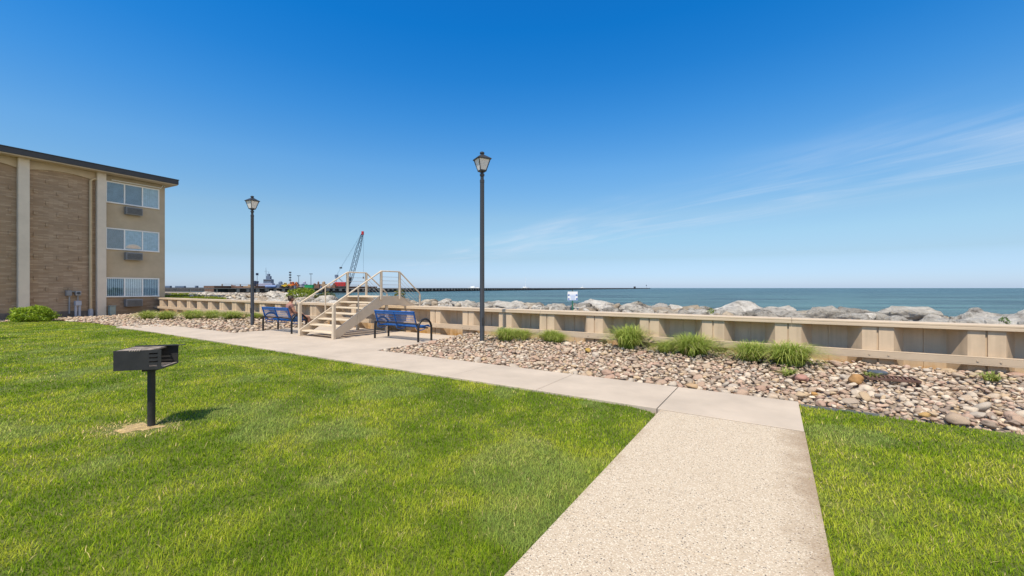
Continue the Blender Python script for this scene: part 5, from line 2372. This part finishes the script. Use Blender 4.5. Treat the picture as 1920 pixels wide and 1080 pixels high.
# blue tank / pontoon
q = pier_pt(508, 0.0)
tk = thing("storage_tank", "long mid blue tank lying on the pier in front of the tugboat", "tank", (q.x, q.y, 1.5), R(4))
m_ = MB()
m_.tube([(-3.0, 0, 0.95), (-2.8, 0, 0.95), (2.8, 0, 0.95), (3.0, 0, 0.95)], [0.6, 0.85, 0.85, 0.6], 14)
m_.build("tank_shell", M_hullb, tk, True)
m_ = MB()
for x in (-2, 2):
    m_.box(x - 0.2, x + 0.2, -0.7, 0.7, 0, 0.3)
m_.build("cradle", M_brown, tk)


def loader(px, off, body, label, s_=1.0, arm=True, name="loader"):
    q = pier_pt(px, off)
    root = thing(name, label, name.replace('_', ' '), (q.x, q.y, 1.5), R(rp.uniform(-15, 15)))
    root.scale = (s_,) * 3
    m_ = MB()
    m_.box(-2.0, 1.4, -1.0, 1.0, 0.8, 2.0)
    m_.build("body", body, root, bevel=0.12)
    m_ = MB()
    m_.box(-0.7, 0.7, -0.8, 0.8, 2.02, 3.4)
    cb = m_.build("cab", body, root, bevel=0.1)
    m_ = MB()
    m_.box(-0.5, 0.5, -0.83, -0.81, 2.4, 3.2)
    m_.build("cab_window", M_acd, cb)
    for (x, y) in ((-1.3, -1.15), (1.0, -1.15), (-1.3, 1.15), (1.0, 1.15)):
        m_ = MB()
        m_.tube([(x, y - 0.22, 0.7), (x, y + 0.22, 0.7)], 0.7, 14)
        m_.build("wheel", M_tyre, root)
    if arm:
        m_ = MB()
        m_.tube([(0.8, 0, 1.8), (2.2, 0, 3.0), (3.1, 0, 1.4)], 0.22, 6)
        m_.build("arm", body, root)
        m_ = MB()
        m_.prism([(2.7, 0.3), (3.6, 0.2), (3.7, 0.7), (2.9, 1.5)], 'y', -1.0, 1.0)
        m_.build("bucket", M_brown, root)
    return root


loader(535, -2.0, M_yel, "yellow wheel loader on the pier beside the blue tank", 0.95)
loader(548, -6.0, M_orange, "orange loader on the pier behind the yellow one", 1.15)
loader(565, -5.0, M_lav, "small pale work vehicle on the pier left of the green container", 0.7, False, "work_vehicle")


def container(px, off, L, H, body, label, name):
    q = pier_pt(px, off)
    root = thing(name, label, name.replace('_', ' '), (q.x, q.y, 1.5), R(3))
    m_ = MB()
    m_.prism([(-L / 2 + 0.3, 0.15), (L / 2 - 0.3, 0.15), (L / 2, H), (-L / 2, H)], 'y', -1.2, 1.2)
    m_.build("body", body, root)
    m_ = MB()
    for k in range(6):
        x = -L / 2 + 0.5 + k * (L - 1.0) / 5
        m_.box(x - 0.06, x + 0.06, -1.28, -1.2, 0.3, H - 0.1)
    m_.box(-L / 2 - 0.05, L / 2 + 0.05, -1.3, 1.3, H, H + 0.12)
    m_.build("ribs", body, root)
    return root


container(580, -1.5, 5.6, 2.0, M_green, "green open container on the pier", "waste_container")
container(520, -3.5, 3.8, 1.5, M_steelb, "grey blue bin on the pier between the blue tank and the yellow loader", "waste_bin")


def plant_unit(px, off, W_, H_, body, label):
    q = pier_pt(px, off)
    root = thing("pump_unit", label, "pump unit", (q.x, q.y, 1.5), R(-5))
    m_ = MB()
    m_.box(-W_ / 2, W_ / 2, -1.0, 1.0, 0.2, H_ * 0.6)
    m_.build("housing", body, root, bevel=0.1)
    m_ = MB()
    m_.lathe([(W_ * 0.28, H_ * 0.6), (W_ * 0.28, H_ * 0.85), (W_ * 0.12, H_)], 10)
    m_.build("hopper", body, root)
    m_ = MB()
    m_.box(-W_ / 2 - 0.2, W_ / 2 + 0.2, -1.1, 1.1, 0, 0.2)
    m_.build("skid", M_brown, root)
    return root


plant_unit(597, -3, 2.0, 4.4, M_brown, "narrow dark red pump unit on the pier right of the green container")
plant_unit(607, -3, 3.6, 4.5, M_tan, "wide tan pump unit on the pier left of the red crane")
plant_unit(618, -3, 2.4, 2.0, M_tan, "low tan unit on the pier touching the red crane's shadow side")
plant_unit(556, -9, 3.4, 4.0, M_brown, "brown plant unit on the pier behind the orange loader")

plant_unit(526, -7, 4.0, 4.2, M_steelb, "blue grey winch unit on the pier left of the orange loader")
plant_unit(571, -8, 3.0, 4.6, M_lav, "pale hopper unit on the pier just left of the green container")
plant_unit(590, -7, 3.0, 3.2, M_brown, "low brown unit on the pier between the green container and the dark red pump unit")
plant_unit(626, -5, 2.6, 3.6, M_brown, "brown unit on the pier tucked against the rear of the red crane")
for (px_, lab) in ((553, "grey oil drum on the pier right of the orange loader"), (602, "grey oil drum on the pier between the two pump units"), (514, "grey oil drum on the pier at the end of the blue tank")):
    q = pier_pt(px_, 0.2)
    m_ = MB()
    m_.lathe([(0.55, 0), (0.6, 0.1), (0.56, 0.2), (0.56, 0.7), (0.6, 0.8), (0.56, 0.9), (0.55, 1.5), (0.3, 1.55)], 10)
    tag(m_.build("oil_drum", M_steelb, None, loc=(q.x, q.y, 1.5)), lab, "drum")
q = pier_pt(575, -24, 0)
db = thing("deck_barge", "long low rusty deck barge moored behind the pier left of the red crane", "barge", (q.x, q.y, WATER_Z), PROT)
m_ = MB()
m_.prism([(-62, 0.4), (-60, -0.6), (60, -0.6), (62, 0.4), (62, 4.3), (-62, 4.3)], 'y', -5, 5)
m_.build("hull", M_brown, db)
m_ = MB()
for k in range(12):
    m_.box(-58 + 10 * k, -57.4 + 10 * k, -4.9, -4.6, 4.31, 5.2)
m_.box(-58, 53, -4.85, -4.75, 5.21, 5.32)
m_.build("guard_rail", M_tan, db)



def pier_lamp(px, ytop, label, kind):
    q = pier_pt(px, -8)
    H = (540 - ytop) * q.y / FPX + 0.08
    root = thing("light_pole", label, "light pole", (q.x, q.y, 1.5), 0, "light poles on the pier")
    m_ = MB()
    m_.tube([(0, 0, 0), (0, 0, H - 0.3)], [0.2, 0.12], 6)
    m_.build("pole", M_acd, root)
    m_ = MB()
    if kind == 0:
        m_.box(-1.0, 1.0, -0.25, 0.25, H - 0.4, H)
    else:
        for k in range(4):
            m_.box(-0.55, 0.55, -0.4, 0.4, H - 1.0 - 1.6 * k, H - 0.2 - 1.6 * k)
    m_.build("lamp_head", M_acd, root)


pier_lamp(544, 509, "navigation mast with stacked lamps on the pier above the orange loader", 1)
pier_lamp(560, 516.5, "shorter light pole on the pier just right of the navigation mast", 0)
pier_lamp(583, 513, "single light pole on the pier above the green container", 0)

# far end of the pier
q = pier_pt(1190, 2)
hut = thing("pier_hut", "tiny dark hut near the far end of the pier", "hut", (q.x, q.y, 1.5), PROT)
m_ = MB()
m_.box(-3, 3, -3, 3, 0, 3.6)
m_.build("walls", M_pierd, hut)
m_ = MB()
m_.prism([(-3.4, 3.61), (3.4, 3.61), (0, 5.2)], 'y', -3.4, 3.4)
m_.build("roof", M_roof, hut)
q = pier_pt(1212, 2)
bea = thing("beacon_tower", "thin beacon tower at the tip of the pier", "beacon", (q.x, q.y, 1.5), 0)
m_ = MB()
m_.tube([(0, 0, 0), (0, 0, 9)], [0.9, 0.55], 8)
m_.build("tower", M_lav, bea)
m_ = MB()
m_.lathe([(1.6, 9.0), (1.8, 9.4), (1.8, 12), (0.2, 13)], 10)
m_.build("lantern", M_acd, bea)
# white boats lying at the pier
for (px, mast, lab) in ((985, 16, "white sailboat with bare mast beyond the pier, right of the middle lamp post"), (1092, 6, "small white boat beyond the pier above the notice sign"), (888, 3.0, "tiny white boat at the pier left of the middle lamp post")):
    q = pier_pt(px, -18, WATER_Z)
    bo = thing("boat", lab, "boat", q, R(rp.uniform(-30, 30)))
    hull(13, 3.4, -0.3, 3.6, 0.5, 0.6).build("hull", M_white, bo)
    m_ = MB()
    m_.box(-3.5, 1.0, -1.1, 1.1, 3.5, 5.0)
    m_.build("cabin", M_white, bo, bevel=0.2)
    m_ = MB()
    m_.tube([(0.5, 0, 3.4), (0.5, 0, 3.4 + mast)], 0.16, 6)
    m_.build("mast", M_white, bo)

# distant breakwater behind the far rocks on the left
fb0, fb1 = Vector((-330, 330, 0)), Vector((-430, 700, 0))
q = Vector((-300, 372, 0))
bw_ = thing("breakwater", "low dark breakwater far off behind the grassy bank", "breakwater", (q.x, q.y, 0), R(0))
m_ = MB()
m_.prism([(-3, WATER_Z - 1), (3, WATER_Z - 1), (1.5, 2.0), (-1.5, 2.0)], 'x', -60, 112)
m_.build("breakwater_wall", M_pierd, bw_)
m_ = MB()
for k in range(9):
    x = -50 + k * 17 + rp.uniform(-5, 5)
    wd = rp.choice((1.5, 2.5, 8.0))
    m_.box(x, x + wd, -1.2, 1.2, 2.0, rp.uniform(3.0, 4.2))
m_.build("breakwater_blocks", M_steelb, bw_)
